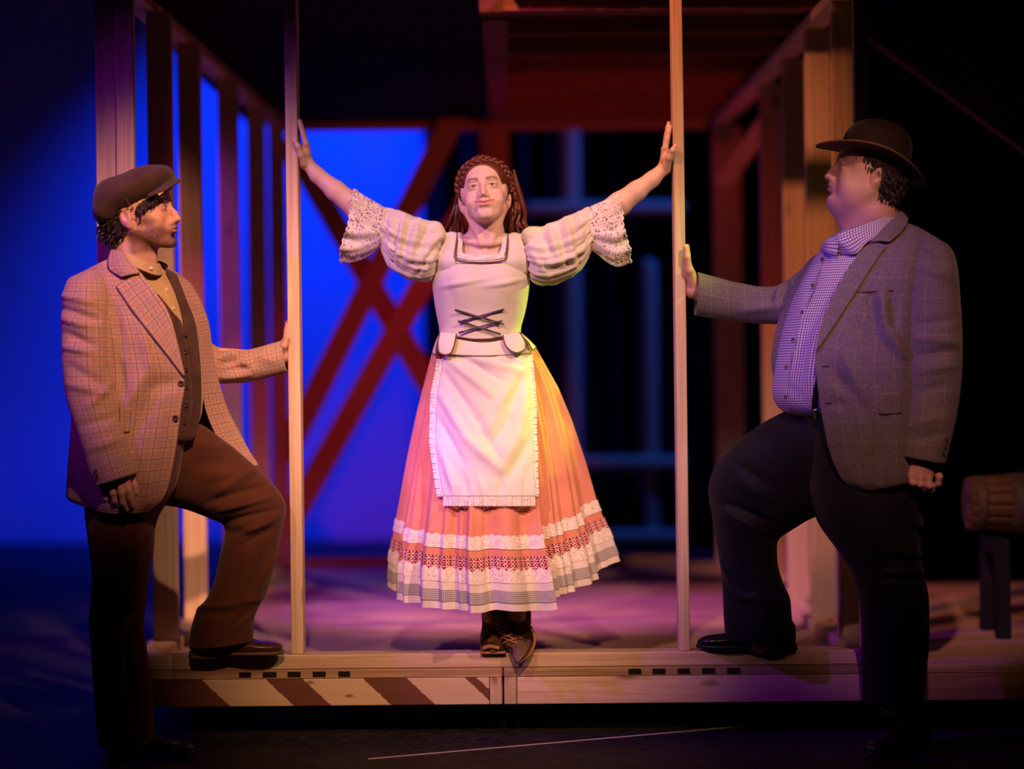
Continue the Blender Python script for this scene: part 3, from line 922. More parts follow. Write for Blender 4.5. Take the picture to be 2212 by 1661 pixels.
    if beard is not None:
        jawz = -0.036 - 0.55 * (V[:, 1] + 0.02) * 0 
        w = soft(-V[:, 2], 0.034, 0.052) * soft(-V[:, 1] + 0.25 * ax, -0.022, 0.0) * soft(V[:, 2], -0.122, -0.100)
        w *= 1 - gauss(np.stack([ax, V[:, 1], V[:, 2]], -1), (0.026, -0.085, -0.042), (0.018, 0.03, 0.014))
        side = soft(ax, 0.046, 0.060) * soft(-V[:, 2], 0.008, 0.03) * soft(V[:, 1], -0.075, -0.045) * soft(-V[:, 1], -0.004, 0.012)
        mus = gauss(np.stack([ax, V[:, 1], V[:, 2]], -1), (0.012, -0.1, -0.0435), (0.020, 0.03, 0.0055)) * front
        r = np.random.RandomState(3).uniform(0.62, 1.0, len(V))
        mixc(np.maximum(np.maximum(w * 0.98, side * .75), mus * 0.9) * r, beard)
    # lips
    lipw = np.exp(-((V[:, 2] - (zc - 0.001 + lift * (V[:, 0] / mw) ** 2)) / (0.0075 * np.sqrt(np.clip(1 - (V[:, 0] / (mw * 1.12)) ** 2, 0.03, 1)))) ** 4)
    mixc(lipw * front * (ax < mw * 1.08) * 0.9, lip)
    seam = np.exp(-((V[:, 2] - (zc - 0.0006 + lift * (V[:, 0] / mw) ** 2)) / 0.0015) ** 2) * (ax < mw * 1.05) * front
    mixc(seam * 0.8, (lip[0] * .25, lip[1] * .2, lip[2] * .2))
    # nostrils
    mixc(gauss(np.stack([ax, V[:, 1], V[:, 2]], -1), (0.0068, -0.108, -0.0385), (0.0042, 0.006, 0.0036)) * 0.85, (skin[0] * .2, skin[1] * .1, skin[2] * .1))
    # eyes: white, iris, lashes, lid line
    ez = 0.0092
    eh = 0.0062 - 0.0026 * squint
    dx = (ax - 0.031)
    arch = 1 - (dx / 0.0145) ** 2
    inside = (np.abs(dx) < 0.0145) & (V[:, 1] < -0.070)
    top = ez + eh * np.clip(arch, 0, 1); bot = ez - 0.0046 * np.clip(arch, 0, 1) * (1 - .25 * squint)
    op = inside * soft(top - V[:, 2], -0.0006, 0.0008) * soft(V[:, 2] - bot, -0.0006, 0.0008)
    mixc(op * 0.95, (0.72, 0.66, 0.62))
    ir = np.hypot(ax - 0.0305, V[:, 2] - (ez + 0.0008))
    mixc(op * (ir < 0.0062), iris)
    lash = inside * np.exp(-((V[:, 2] - top - 0.0006) / 0.0016) ** 2)
    mixc(lash * 0.97, (0.02, 0.010, 0.008))
    lash2 = inside * np.exp(-((V[:, 2] - bot) / 0.0012) ** 2)
    mixc(lash2 * 0.4, (skin[0] * .35, skin[1] * .22, skin[2] * .2))
    fold = (np.abs(dx) < 0.017) * (V[:, 1] < -0.066) * np.exp(-((V[:, 2] - (ez + 0.0105 - 20 * dx ** 2)) / 0.0012) ** 2)
    mixc(fold * 0.4, (skin[0] * .5, skin[1] * .35, skin[2] * .3))
    # brows
    bz = 0.0295 + 0.0040 * np.sin(np.clip((ax - 0.012) / 0.042, 0, 1) * np.pi * 0.85) - 0.002 * (ax > 0.05)
    bw = np.exp(-((V[:, 2] - bz) / (0.0040 * brow_w * np.clip(1.25 - ax / 0.065, 0.35, 1))) ** 2) * soft(ax, 0.010, 0.016) * soft(-ax, -0.055, -0.047) * (V[:, 1] < -0.05)
    mixc(bw * 0.92, brow)
    return V, F, C
def place(V, M4):
    A = np.array(M4)
    return V @ A[:3, :3].T + A[:3, 3]
def head_matrix(loc, yaw=0, pitch=0, roll=0, scale=1.0):
    """yaw turns the face from the camera towards +X (image right), pitch lifts the chin, roll tilts the crown to image right"""
    R = Matrix.Rotation(math.radians(roll), 4, 'Y') @ Matrix.Rotation(math.radians(yaw), 4, 'Z') @ Matrix.Rotation(math.radians(-pitch), 4, 'X')
    return Matrix.Translation(loc) @ R @ Matrix.Scale(scale, 4)

def sdf_px(pieces, h, pad=0.03, k=0.006):
    """pieces: lists of ((px, py, Y, r) ...) chains in image-measured coordinates -> one skin surface"""
    pts = []
    for ch in pieces:
        for q in ch['p']:
            w = P(*q[:3]); pts.append((np.array(w), q[3]))
    lo = np.min([p - r for p, r in pts], 0) - pad; hi = np.max([p + r for p, r in pts], 0) + pad
    f = Field(lo, hi, h)
    for ch in pieces:
        p = [P(*q[:3]) for q in ch['p']]; r = [q[3] for q in ch['p']]
        if len(p) == 1:
            f.ell(p[0], ch.get('r', (r[0],) * 3), ch.get('k', k), ch.get('rot'))
        else:
            f.chain(p, r, ch.get('k', k))
    V, F = f.mesh()
    return relax(V, F, 1, 0.4), F
def nails_tint(V, skin, tips, r=0.006, col=None):
    C = np.tile(np.array(skin, float), (len(V), 1))
    for t in tips:
        w = np.exp(-(np.linalg.norm(V - np.array(P(*t)), axis=1) / r) ** 2)[:, None]
        C = C * (1 - .5 * w) + np.array(col or (0.9, 0.62, 0.55)) * .5 * w
    return C

def anchor(local, px, py, Y, yaw, pitch, roll, scale=1.0):
    """head matrix that puts a head-frame point on an image-measured place"""
    R = head_matrix((0, 0, 0), yaw, pitch, roll, scale)
    return Matrix.Translation(Vector(P(px, py, Y)) - (R @ Vector(local))) @ R
def tube_arr(p, r, nu=8, flat=1.0):
    p = np.asarray(p, float); n = len(p)
    r = np.broadcast_to(np.asarray(r, float), (n,))
    t = np.gradient(p, axis=0); t /= np.linalg.norm(t, axis=1, keepdims=True) + 1e-9
    x = np.cross(t, np.array([0.11, 1.0, 0.07])); x /= np.linalg.norm(x, axis=1, keepdims=True) + 1e-9
    y = np.cross(t, x)
    th = np.linspace(0, 2 * np.pi, nu, endpoint=False)
    G = p[:, None] + r[:, None, None] * (np.cos(th)[None, :, None] * x[:, None] + flat * np.sin(th)[None, :, None] * y[:, None])
    F, _, _ = grid_faces(n, nu, True)
    return G.reshape(-1, 3), F
def braid_arr(path, width, turns, n=160, out=None):
    """three interlaced strands along a path (world points)"""
    p = crom(np.asarray(path, float), n)
    t = np.gradient(p, axis=0); t /= np.linalg.norm(t, axis=1, keepdims=True)
    o = out if out is not None else np.array([0, -1.0, 0.4])
    o = o - t * (t @ o)[:, None] if np.ndim(o) == 1 else o
    o /= np.linalg.norm(o, axis=1, keepdims=True) + 1e-9
    s = np.cross(t, o)
    parts = []
    ph = np.linspace(0, turns * 2 * np.pi, n)
    env = np.interp(np.linspace(0, 1, n), [0, .06, .9, 1], [.6, 1, .9, .5])
    for k in range(3):
        a = ph + k * 2 * np.pi / 3
        q = p + s * (width * 0.55 * np.sin(a) * env)[:, None] + o * (width * 0.28 * np.sin(2 * a) * env)[:, None]
        V, F = tube_arr(q, width * 0.42 * env, 8)
        parts.append((V, F, (1, 1, 1)))
    return join(parts)
def mat_hair(name, c0, c1, rough=0.35):
    b = NB(name)
    uv = b.coord('Object')
    n = b.noise(b.mapping(uv, (260, 260, 14)), 1.0, 3, 0.6)
    b.base(b.mix(n, (*c0, 1), (*c1, 1)))
    b.set(rough=rough, spec=0.5)
    b.bump(n, 0.5, 0.004)
    return b.m

def curls(n, sampler, rad, length, tr, seed):
    """many short curling locks; sampler(r) -> (world point, growth direction)"""
    r = np.random.RandomState(seed); out = []
    for _ in range(n):
        p, d = sampler(r)
        d = np.array(d, float); d /= np.linalg.norm(d)
        a = np.cross(d, [0.3, 1, 0.2]); a /= np.linalg.norm(a); b = np.cross(d, a)
        L = length * r.uniform(.6, 1.3); w = r.uniform(3.5, 6.5); ph = r.uniform(0, 6.28); q = np.linspace(0, 1, 12)
        rr = rad * r.uniform(.6, 1.2) * np.minimum(1, q * 3)
        path = np.array(p) + d * (q * L)[:, None] + a * (rr * np.cos(ph + w * q))[:, None] + b * (rr * np.sin(ph + w * q))[:, None]
        V, F = tube_arr(path, tr * np.interp(q, [0, .15, .7, 1], [.7, 1, .9, .25]), 5)
        out.append((V, F, (1, 1, 1)))
    return out

def hair_shell(M4, grow=0.006, side=0, n=300, length=.026, rad=.003, tr=.0026, seed=1, low=-0.07, h=0.003):
    """short hair fitted round a man's skull (head frame), with locks combed down over it"""
    f = Field((-0.12, -0.13, -0.14), (0.12, 0.15, 0.15), h)
    f.ell((0, 0.014, 0.040), (0.076 + grow, 0.097 + grow, 0.084 + grow), 0.01)
    f.ell((0, 0.050, -0.020), (0.064 + grow, 0.052 + grow, 0.070), 0.03)
    f.ell((0, -0.125, -0.036), (0.14, 0.094, 0.098), 0.006, op='sub')
    f.ell((0, -0.030, -0.115), (0.14, 0.078, 0.080), 0.006, op='sub')
    for s in (-1, 1):
        f.ell((s * 0.092, 0.012, -0.012), (0.030, 0.024, 0.036), 0.006, op='sub')
    V, F = f.mesh()
    out = [(place(V, M4), F, (1, 1, 1))]
    r = np.random.RandomState(seed)
    c = np.array([0, 0.014, 0.03])
    nrm = (V - c); nrm /= np.linalg.norm(nrm, axis=1, keepdims=True)
    ok = np.where((V[:, 0] * side > -0.02) & (np.abs(V[:, 0]) > 0.02) & (V[:, 2] > low - .02))[0] if side else np.arange(len(V))
    R = np.array(M4.to_3x3())
    def smp(rr):
        i = ok[rr.randint(len(ok))]
        p = place(V[i:i + 1] + nrm[i] * 0.001, M4)[0]
        d = np.array([0, rr.uniform(.0, .5), -1.0]) + nrm[i] * 0.22
        return p, R @ d
    return out + curls(n, smp, rad, length, tr, seed)
# ================================================================ the woman between the studs
M['skin'] = mat_skin('skin')
M['hair_auburn'] = mat_hair('auburn_hair', (0.028, 0.006, 0.004), (0.20, 0.048, 0.020))
M['ivory'] = cloth('ivory_cotton', (0.78, 0.70, 0.58), (0.70, 0.62, 0.50), nscale=7, weave=500, bumps=0.08)
def mat_ribbed():
    b = NB('ivory_ribbed_cloth')
    co = b.coord('Object'); x, y, z = b.sep(co)
    rib = b.math('SINE', b.math('MULTIPLY', z, 1500.0))
    n = b.noise(co, 6, 3)
    b.base(b.mix(n, (0.80, 0.73, 0.64, 1), (0.70, 0.62, 0.54, 1)))
    b.set(rough=0.75, spec=0.2, sheen=0.2)
    b.bump(rib, 0.25, 0.002)
    return b.m
M['bodice'] = mat_ribbed()
M['apron'] = cloth('white_apron_cotton', (0.74, 0.68, 0.62), (0.67, 0.61, 0.55), nscale=5, weave=500, bumps=0.06, rough=0.6)
M['peach'] = cloth('peach_linen', (0.70, 0.29, 0.19), (0.62, 0.23, 0.15), nscale=9, weave=260, bumps=0.15)
M['hem_white'] = cloth('white_hem_cotton', (0.82, 0.74, 0.66), None, nscale=10)
M['cord'] = plain('brown_piping', (0.16, 0.08, 0.05), 0.8)
def mat_check_band(name, c0, c1, p, w=0.5):
    b = NB(name)
    u, v, _ = b.sep(b.coord('UV'))
    a = b.math('ADD', b.line(u, p, w), b.line(v, p, w))
    c = b.mix(b.math('MULTIPLY', a, 0.5), (*c0, 1), (*c1, 1))
    n = b.noise(b.coord('Object'), 60, 2)
    b.base(b.mix(b.math('MULTIPLY', n, 0.4), c, (*c0, 1))); b.set(rough=0.9, spec=0.1)
    return b.m
M['grey_check'] = mat_check_band('grey_checked_band', (0.60, 0.56, 0.52), (0.10, 0.09, 0.12), 0.0065, 0.5)
def mat_woven():
    b = NB('woven_red_black_trim')
    u, v, _ = b.sep(b.coord('UV'))
    black = b.math('MULTIPLY', b.line(u, 0.013, 0.36), b.line(v, 0.0120, 0.45))
    black2 = b.math('MULTIPLY', b.line(u, 0.013, 0.30, 0.5), b.line(v, 0.0120, 0.22, 0.5))
    red = b.math('MULTIPLY', b.line(u, 0.026, 0.55, 0.2), b.line(v, 0.0075, 0.55, 0.3))
    c = b.mix(red, (0.72, 0.42, 0.38, 1), (0.50, 0.03, 0.05, 1))
    c = b.mix(b.math('MAXIMUM', black, black2), c, (0.03, 0.015, 0.03, 1))
    edge = b.line(v, 0.05, 0.1)
    b.base(c); b.set(rough=0.85, spec=0.1)
    return b.m
M['woven'] = mat_woven()
def mat_lace(name, col=(0.84, 0.74, 0.66), scale=150, dens=0.5, base=0.25):
    """open lace: a net of threads with flower-like solid areas, holes between"""
    b = NB(name)
    co = b.coord('Object')
    wv = b.n('ShaderNodeVectorMath', operation='ADD')
    nz = b.n('ShaderNodeTexNoise'); nz.inputs['Scale'].default_value = 25; b.l(co, nz.inputs['Vector'])
    sc = b.n('ShaderNodeVectorMath', operation='SCALE'); b.l(nz.outputs['Color'], sc.inputs[0]); sc.inputs['Scale'].default_value = 0.02
    b.l(co, wv.inputs[0]); b.l(sc.outputs[0], wv.inputs[1])
    e = b.vor(wv.outputs[0], scale, 'DISTANCE_TO_EDGE')
    e2 = b.vor(wv.outputs[0], scale * .32, 'DISTANCE_TO_EDGE')
    fl = b.vor(wv.outputs[0], scale * .32, 'F1')
    thr = b.math('MAXIMUM', b.math('LESS_THAN', e, 0.10), b.math('LESS_THAN', e2, 0.10))
    thr = b.math('MAXIMUM', thr, b.math('LESS_THAN', fl, 0.30 * dens * 2))
    al = b.math('ADD', b.math('MULTIPLY', thr, 1 - base), base, clamp=True)
    b.base((*col, 1)); b.set(rough=0.8, spec=0.15, alpha=al)
    b.bump(thr, 0.5, 0.003)
    return b.m
M['lace'] = mat_lace('cream_lace', dens=0.60, base=0.06)
M['lace_tight'] = mat_lace('lace_trim', (0.86, 0.76, 0.68), 260, 0.7, 0.45)
M['dots'] = None
def mat_dots():
    b = NB('dark_dotted_ribbon')
    v = b.vor(b.mapping(b.coord('Object'), (1, 1, 1)), 330.0, rnd=0.1)
    b.base(b.mix(b.math('LESS_THAN', v, 0.26), (0.03, 0.015, 0.015, 1), (0.62, 0.52, 0.44, 1))); b.set(rough=0.7)
    return b.m
M['dots'] = mat_dots()

SKW = (0.80, 0.54, 0.43)
HMW = anchor((0, -0.083, 0.009), 1043, 402, -0.045, -1.0, 15.0, -5.5, 1.02)
ex = [('cone', P(1047, 462, 0.055), P(1048, 520, 0.085), 0.050, 0.060, 0.02),
      ('cone', P(970, 532, 0.085), P(1126, 532, 0.085), 0.034, 0.034, 0.03),
      ('ell', P(1046, 596, 0.088), (0.125, 0.092, 0.13), 0.04),
      ('cone', P(1042, 528, 0.006), P(985, 516, 0.055), 0.0085, 0.010, 0.014),
      ('cone', P(1058, 528, 0.006), P(1112, 516, 0.055), 0.0085, 0.010, 0.014),
      ('cone', P(1006, 455, 0.045), P(1040, 522, 0.008), 0.011, 0.0075, 0.014),
      ('cone', P(1090, 452, 0.045), P(1060, 522, 0.008), 0.011, 0.0075, 0.014)]
hw_ = make_head(SKW, (0.74, 0.26, 0.25), (0.13, 0.05, 0.03), iris=(0.10, 0.05, 0.03), fem=True, jaw=0.80, cheek=0.98, smile=1.25, squint=0.65, neck_r=0.046,
                neck_to=(0, 0.05, -0.10), nose=0.92, chin=0.7, brow_w=1.2, extra=ex, M4=HMW, lohi=((-0.165, -0.15, -0.30), (0.165, 0.20, 0.15)), h=0.0019)
parts_w = [(place(hw_[0], HMW), hw_[1], hw_[2])]
# right hand (image left) pressed on the stud, thumb towards the camera
XS1 = 651
def hand_w(side):
    if side < 0:
        arm = [(812, 478, 0.05, .040), (775, 452, 0.045, .041), (725, 412, 0.04, .034), (685, 378, 0.042, .026), (668, 358, 0.044, .0225)]
        palm = [[(661, 350, 0.046, .022), (660, 330, 0.030, .0165), (661, 312, 0.022, .013)],
                [(661, 350, 0.046, .022), (660, 330, 0.055, .0165), (661, 314, 0.060, .0125)],
                [(655, 352, 0.040, .017), (655, 330, 0.044, .014), (658, 316, 0.042, .012)]]
        fing = [[(661, 312, 0.016, .0105), (655, 290, 0.013, .0095), (650, 272, 0.013, .0085), (646, 262, 0.014, .0070)],
                [(661, 310, 0.036, .0105), (654, 284, 0.035, .0095), (648, 264, 0.035, .0085), (643, 254, 0.036, .0068)],
                [(661, 312, 0.056, .0100), (655, 288, 0.057, .0090), (649, 268, 0.057, .0080), (645, 258, 0.057, .0066)],
                [(661, 318, 0.074, .0090), (656, 298, 0.077, .0080), (652, 282, 0.077, .0070), (648, 274, 0.077, .0060)]]
        th = [(657, 352, 0.028, .0150), (650, 334, 0.008, .0120), (643, 316, -0.006, .0095), (636, 303, -0.009, .0072)]
        tips = [(635, 301, -0.014)]
    else:
        arm = [(1292, 472, 0.05, .040), (1338, 441, 0.045, .040), (1375, 413, 0.04, .033), (1408, 388, 0.042, .026), (1425, 372, 0.044, .0225)]
        palm = [[(1436, 362, 0.046, .022), (1438, 342, 0.030, .0165), (1436, 322, 0.022, .013)],
                [(1436, 362, 0.046, .022), (1438, 342, 0.055, .0165), (1436, 324, 0.060, .0125)],
                [(1440, 362, 0.040, .016), (1443, 340, 0.044, .013), (1440, 326, 0.042, .012)]]
        fing = [[(1437, 320, 0.016, .0105), (1441, 300, 0.013, .0095), (1444, 284, 0.013, .0085), (1447, 274, 0.014, .0070)],
                [(1437, 318, 0.036, .0105), (1440, 294, 0.035, .0095), (1443, 276, 0.035, .0085), (1445, 266, 0.036, .0068)],
                [(1437, 320, 0.056, .0100), (1441, 298, 0.057, .0090), (1444, 280, 0.057, .0080), (1446, 270, 0.057, .0066)],
                [(1438, 326, 0.074, .0090), (1442, 308, 0.077, .0080), (1444, 294, 0.077, .0070), (1446, 286, 0.077, .0060)]]
        th = [(1440, 358, 0.028, .0150), (1446, 340, 0.004, .0120), (1453, 325, -0.010, .0095), (1459, 315, -0.013, .0072)]
        tips = [(1460, 313, -0.018)]
    pc = [{'p': arm, 'k': .012}] + [{'p': q, 'k': .010} for q in palm] + [{'p': q, 'k': .003} for q in fing] + [{'p': th, 'k': .006}]
    V, F = sdf_px(pc, 0.0022)
    return V, F, nails_tint(V, SKW, tips, 0.007, (0.92, 0.70, 0.66))
parts_w += [hand_w(-1), hand_w(1)]
# covered body: torso, upper arms and legs inside the clothes
core = [{'p': [(1046, 590, 0.09, .09), (1040, 700, 0.10, .085), (1045, 790, 0.12, .10)], 'k': .05},
        {'p': [(975, 540, 0.085, .045), (900, 520, 0.07, .042), (805, 475, 0.05, .038)], 'k': .03},
        {'p': [(1118, 540, 0.085, .045), (1195, 525, 0.07, .042), (1298, 470, 0.05, .038)], 'k': .03},
        {'p': [(1015, 800, 0.12, .085), (1035, 1100, 0.12, .055), (1065, 1335, 0.06, .035)], 'k': .03},
        {'p': [(1080, 800, 0.10, .085), (1110, 1080, 0.03, .055), (1112, 1340, 0.03, .035)], 'k': .03}]
Vc, Fc = sdf_px(core, 0.009)
parts_w.append((Vc, Fc, SKW))
V_, F_, C_ = join(parts_w)
woman = link('person', mesh_from('woman_body', V_, F_, cols=C_), M['skin'])
tag(woman, 'smiling person in ivory laced bodice and peach skirt, arms spread between the studs', 'person')

# ---- hair
hp = []
f = Field((-0.11, -0.12, -0.20), (0.11, 0.15, 0.16), 0.003)
f.ell((0, 0.020, 0.045), (0.083, 0.100, 0.090), 0.01)
f.ell((0, 0.060, -0.03), (0.066, 0.05, 0.09), 0.03)
f.ell((0, -0.018, 0.050), (0.081, 0.078, 0.078), 0.02)
f.ell((0, 0.0, 0.01), (0.082, 0.06, 0.05), 0.02)
f.ell((0, -0.100, -0.010), (0.073, 0.090, 0.090), 0.006, op='sub')
for s in (-1, 1): f.ell((s * 0.090, 0.010, -0.044), (0.03, 0.026, 0.030), 0.006, op='sub')
Vh, Fh = f.mesh()
hp.append((place(Vh, HMW), Fh, (1, 1, 1)))
def hl(p): return np.array(HMW @ Vector(p))
HG = place(Vh, HMW)[None]
arc = [P(x, y, surf_y(HG, x, y, 5) - .004) for x, y in ((994, 424), (991, 405), (994, 385), (1003, 366), (1020, 352), (1044, 346), (1068, 349), (1087, 361), (1098, 379), (1104, 398), (1107, 416))]
hp.append(braid_arr(arc, 0.0175, 5.5, out=np.array([0, -0.85, 0.5])))
arc2 = [hl((0.084 * math.sin(a), 0.000 + 0.050 * abs(math.sin(a)) ** 2.0, 0.030 + 0.108 * math.cos(a))) for a in np.linspace(-1.3, 1.3, 13)]
hp.append(braid_arr(arc2, 0.021, 5.0, out=np.array([0, -0.3, 0.9])))
rr = np.random.RandomState(7)
for k in range(46):                         # loose hair falling behind the shoulder at image right
    q = k / 45
    a0 = (1094 + 14 * q + rr.uniform(-3, 3), 372 + rr.uniform(-8, 14), 0.03 + rr.uniform(0, .09))
    a1 = (1108 + 14 * q, 415 + rr.uniform(-8, 8), 0.05 + rr.uniform(-.01, .08))
    a2 = (1104 + 30 * q, 455, 0.05 + rr.uniform(-.015, .08))
    a3 = (1092 + 44 * q, 485, 0.06 + rr.uniform(-.02, .07))
    a4 = (1092 + 62 * q + rr.uniform(-4, 4), 500 + 10 * (1 - q) - 6 * q + rr.uniform(-4, 4), 0.07 + rr.uniform(-.02, .05))
    p = crom([P(*x) for x in (a0, a1, a2, a3, a4)], 22)
    p = p + 0.0025 * np.sin(np.linspace(0, 9, 22) + rr.uniform(0, 6))[:, None] * np.array([1, 0.5, 0])
    hp.append((*tube_arr(p, np.interp(np.linspace(0, 1, 22), [0, .2, .8, 1], [.004, .0065, .006, .002]), 6), (1, 1, 1)))
for k in range(30):                         # and at image left
    q = k / 29
    p = crom([P(990 + 8 * q, 405, 0.06 + .06 * q), P(984 + 8 * q, 440, 0.09), P(972 + 24 * q, 475, 0.10 + rr.uniform(-.02, .03)), P(958 + 46 * q + rr.uniform(-3, 3), 508, 0.12 + rr.uniform(-.02, .03))], 16)
    hp.append((*tube_arr(p, np.interp(np.linspace(0, 1, 16), [0, .2, .85, 1], [.004, .0065, .006, .003]), 6), (1, 1, 1)))
V_, F_, _ = join(hp)
hair = link('hair', mesh_from('auburn_hair', V_, F_), M['hair_auburn'], woman)
hair['label'] = 'auburn hair braided over the crown, loose behind'

# ---- bodice
bod = [(953, 556, 1133, 556, .085, .098), (941, 582, 1141, 582, .085, .112), (936, 610, 1142, 610, .085, .122), (939, 644, 1138, 644, .088, .116),
       (944, 676, 1132, 676, .09, .104), (950, 705, 1124, 705, .092, .096), (951, 724, 1123, 724, .095, .095)]
G = rings(bod, 60, 72, 2.25)
N = grid_normals(G, True)
if ((G - G.mean(1, keepdims=True)) * N).sum(-1).mean() < 0: N = -N
vv = np.linspace(0, 1, 60)[:, None]; th = np.linspace(0, 2 * np.pi, 72, endpoint=False)[None]
frontw = np.clip(-np.sin(th), 0, 1)
G = crease(G, N, [(996, 606, 998, 616, 34, .020), (1086, 606, 1088, 616, 34, .020), (1042, 585, 1042, 730, 10, -.004),
                  (968, 600, 990, 700, 4, -.003), (1118, 600, 1096, 700, 4, -.003), (1042, 585, 1042, 726, 1.6, .002), (1048, 585, 1048, 726, 2, -.0022)])
pk = (np.sin(th * 34) * np.exp(-vv / 0.10) * frontw * 0.0028)
G = G + N * pk[..., None]
# pointed lower edge in front
G[..., 2] -= (np.clip((vv - 0.8) / 0.2, 0, 1) ** 1.5 * np.clip(-np.sin(th), 0, 1) ** 6 * 0.016)
bodice = grid_obj('bodice', G, M['bodice'], woman, True, thick=0.003, flip=False)
bodice['label'] = 'ivory laced bodice with square neckline'
def edge_tube(name, pts, r, mat, parent, n=60, closed=False):
    return tube(name, pts, r, mat, parent, n, 6, closed)
edge_tube('piping', G[-1][:] + np.array([0, 0, 0]), 0.0028, M['cord'], bodice, 90, True)
strapL = [[(962, 506, .10), (976, 503, .10), (990, 506, .10)], [(961, 504, .055), (976, 501, .045), (990, 504, .045)], [(957, 522, .022), (972, 523, .008), (986, 525, .010)],
          [(949, 545, .012), (966, 547, -.006), (984, 552, -.010)], [(944, 566, .012), (962, 568, -.012), (985, 566, -.020)], [(943, 590, .03), (962, 592, .005), (985, 590, -.005)]]
patch('strap', strapL, M['bodice'], bodice, 30, 12, thick=0.003)
strapR = [[(1097, 508, .10), (1111, 505, .10), (1126, 508, .10)], [(1097, 506, .045), (1111, 503, .045), (1127, 506, .055)], [(1097, 525, .010), (1114, 523, .008), (1130, 523, .022)],
          [(1095, 552, -.010), (1116, 547, -.006), (1136, 546, .012)], [(1092, 566, -.020), (1118, 568, -.012), (1140, 566, .012)], [(1092, 590, -.005), (1118, 592, .005), (1141, 590, .03)]]
patch('strap', strapR, M['bodice'], bodice, 30, 12, thick=0.003)
nk = [P(988, 503, .042), P(986, 525, .004), P(983, 548, -.013), P(984, 558, -.020), P(996, 564, -.030), P(1042, 567, -.034), P(1082, 564, -.030), P(1093, 558, -.020), P(1095, 548, -.013), P(1097, 525, .004), P(1097, 505, .042)]
edge_tube('piping', nk, 0.0026, M['cord'], bodice, 70)
# blouse ruffle inside the neckline
ctl = []
for k, t in enumerate(np.linspace(0, 1, 12)):
    q = crom(np.array([(989, 500, .04), (989, 530, .004), (988, 548, -.008), (998, 557, -.022), (1042, 560, -.026), (1082, 556, -.022), (1090, 547, -.008), (1094, 528, .004), (1096, 502, .04)], float), 12)[k]
    i = np.array([1042, 520, 0.02]) - q
    ctl.append([(q[0], q[1] + 2, q[2]), (q[0] + i[0] * .10, q[1] + i[1] * .12, q[2] + .006 * (k % 2)), (q[0] + i[0] * .19, q[1] + i[1] * .24, q[2] + .004 + .006 * ((k + 1) % 2))])
patch('neck_ruffle', ctl, M['lace_tight'], bodice, 90, 10, thick=0, noise=.002, nf=160)
# lacing: crossing dotted ribbons
def ribbon(a, b, parent, w=0.0068):
    pa, pb = np.array(P(*a)), np.array(P(*b))
    mid = (pa + pb) / 2 + np.array([0, -0.004, 0])
    t = crom([pa, mid, pb], 14)
    d = (pb - pa) / np.linalg.norm(pb - pa)
    up = np.cross(d, [0, 1, 0])
    G = np.stack([t + up * w / 2, t + np.array([0, -.0016, 0]), t - up * w / 2], 1)
    return grid_obj('lacing', G, M['dots'], parent, thick=0.0015)
YB = -0.024
for (a, b) in (((982, 669, YB + .006), (1088, 700, YB + .010)), ((1090, 668, YB + .006), (990, 696, YB + .010)), ((989, 693, YB + .010), (1082, 722, YB + .012)), ((1085, 693, YB + .010), (991, 719, YB + .012))):
    ribbon(a, b, bodice)
# peplum tabs
def tab(c, name='peplum_tab'):
    o = patch(name, c, M['bodice'], bodice, 16, 10, thick=0.004)
    e = [P(*c[0][0]), P(*c[1][0]), P(*c[-1][0]), P(*c[-1][len(c[0]) // 2]), P(*c[-1][-1]), P(*c[1][-1]), P(*c[0][-1])]
    tube('piping', e, 0.0024, M['cord'], bodice, 40, 6)
tab([[(950, 718, -.005), (968, 719, -.020), (986, 721, -.026)], [(946, 740, -.022), (964, 742, -.036), (982, 742, -.040)], [(948, 760, -.030), (960, 766, -.044), (974, 762, -.048)]])
tab([[(1086, 724, -.026), (1104, 721, -.020), (1123, 718, -.005)], [(1091, 744, -.040), (1112, 742, -.036), (1134, 738, -.020)], [(1103, 757, -.048), (1118, 762, -.042), (1134, 754, -.026)]])
tab([[(951, 717, .05), (950, 718, .02), (951, 720, -.005)], [(942, 738, .05), (940, 741, .01), (944, 744, -.012)], [(936, 755, .05), (934, 762, .01), (941, 766, -.010)]])
tab([[(1121, 719, -.005), (1123, 718, .02), (1121, 717, .05)], [(1140, 738, -.010), (1142, 735, .02), (1138, 730, .05)], [(1150, 755, -.008), (1157, 750, .02), (1152, 744, .05)]])

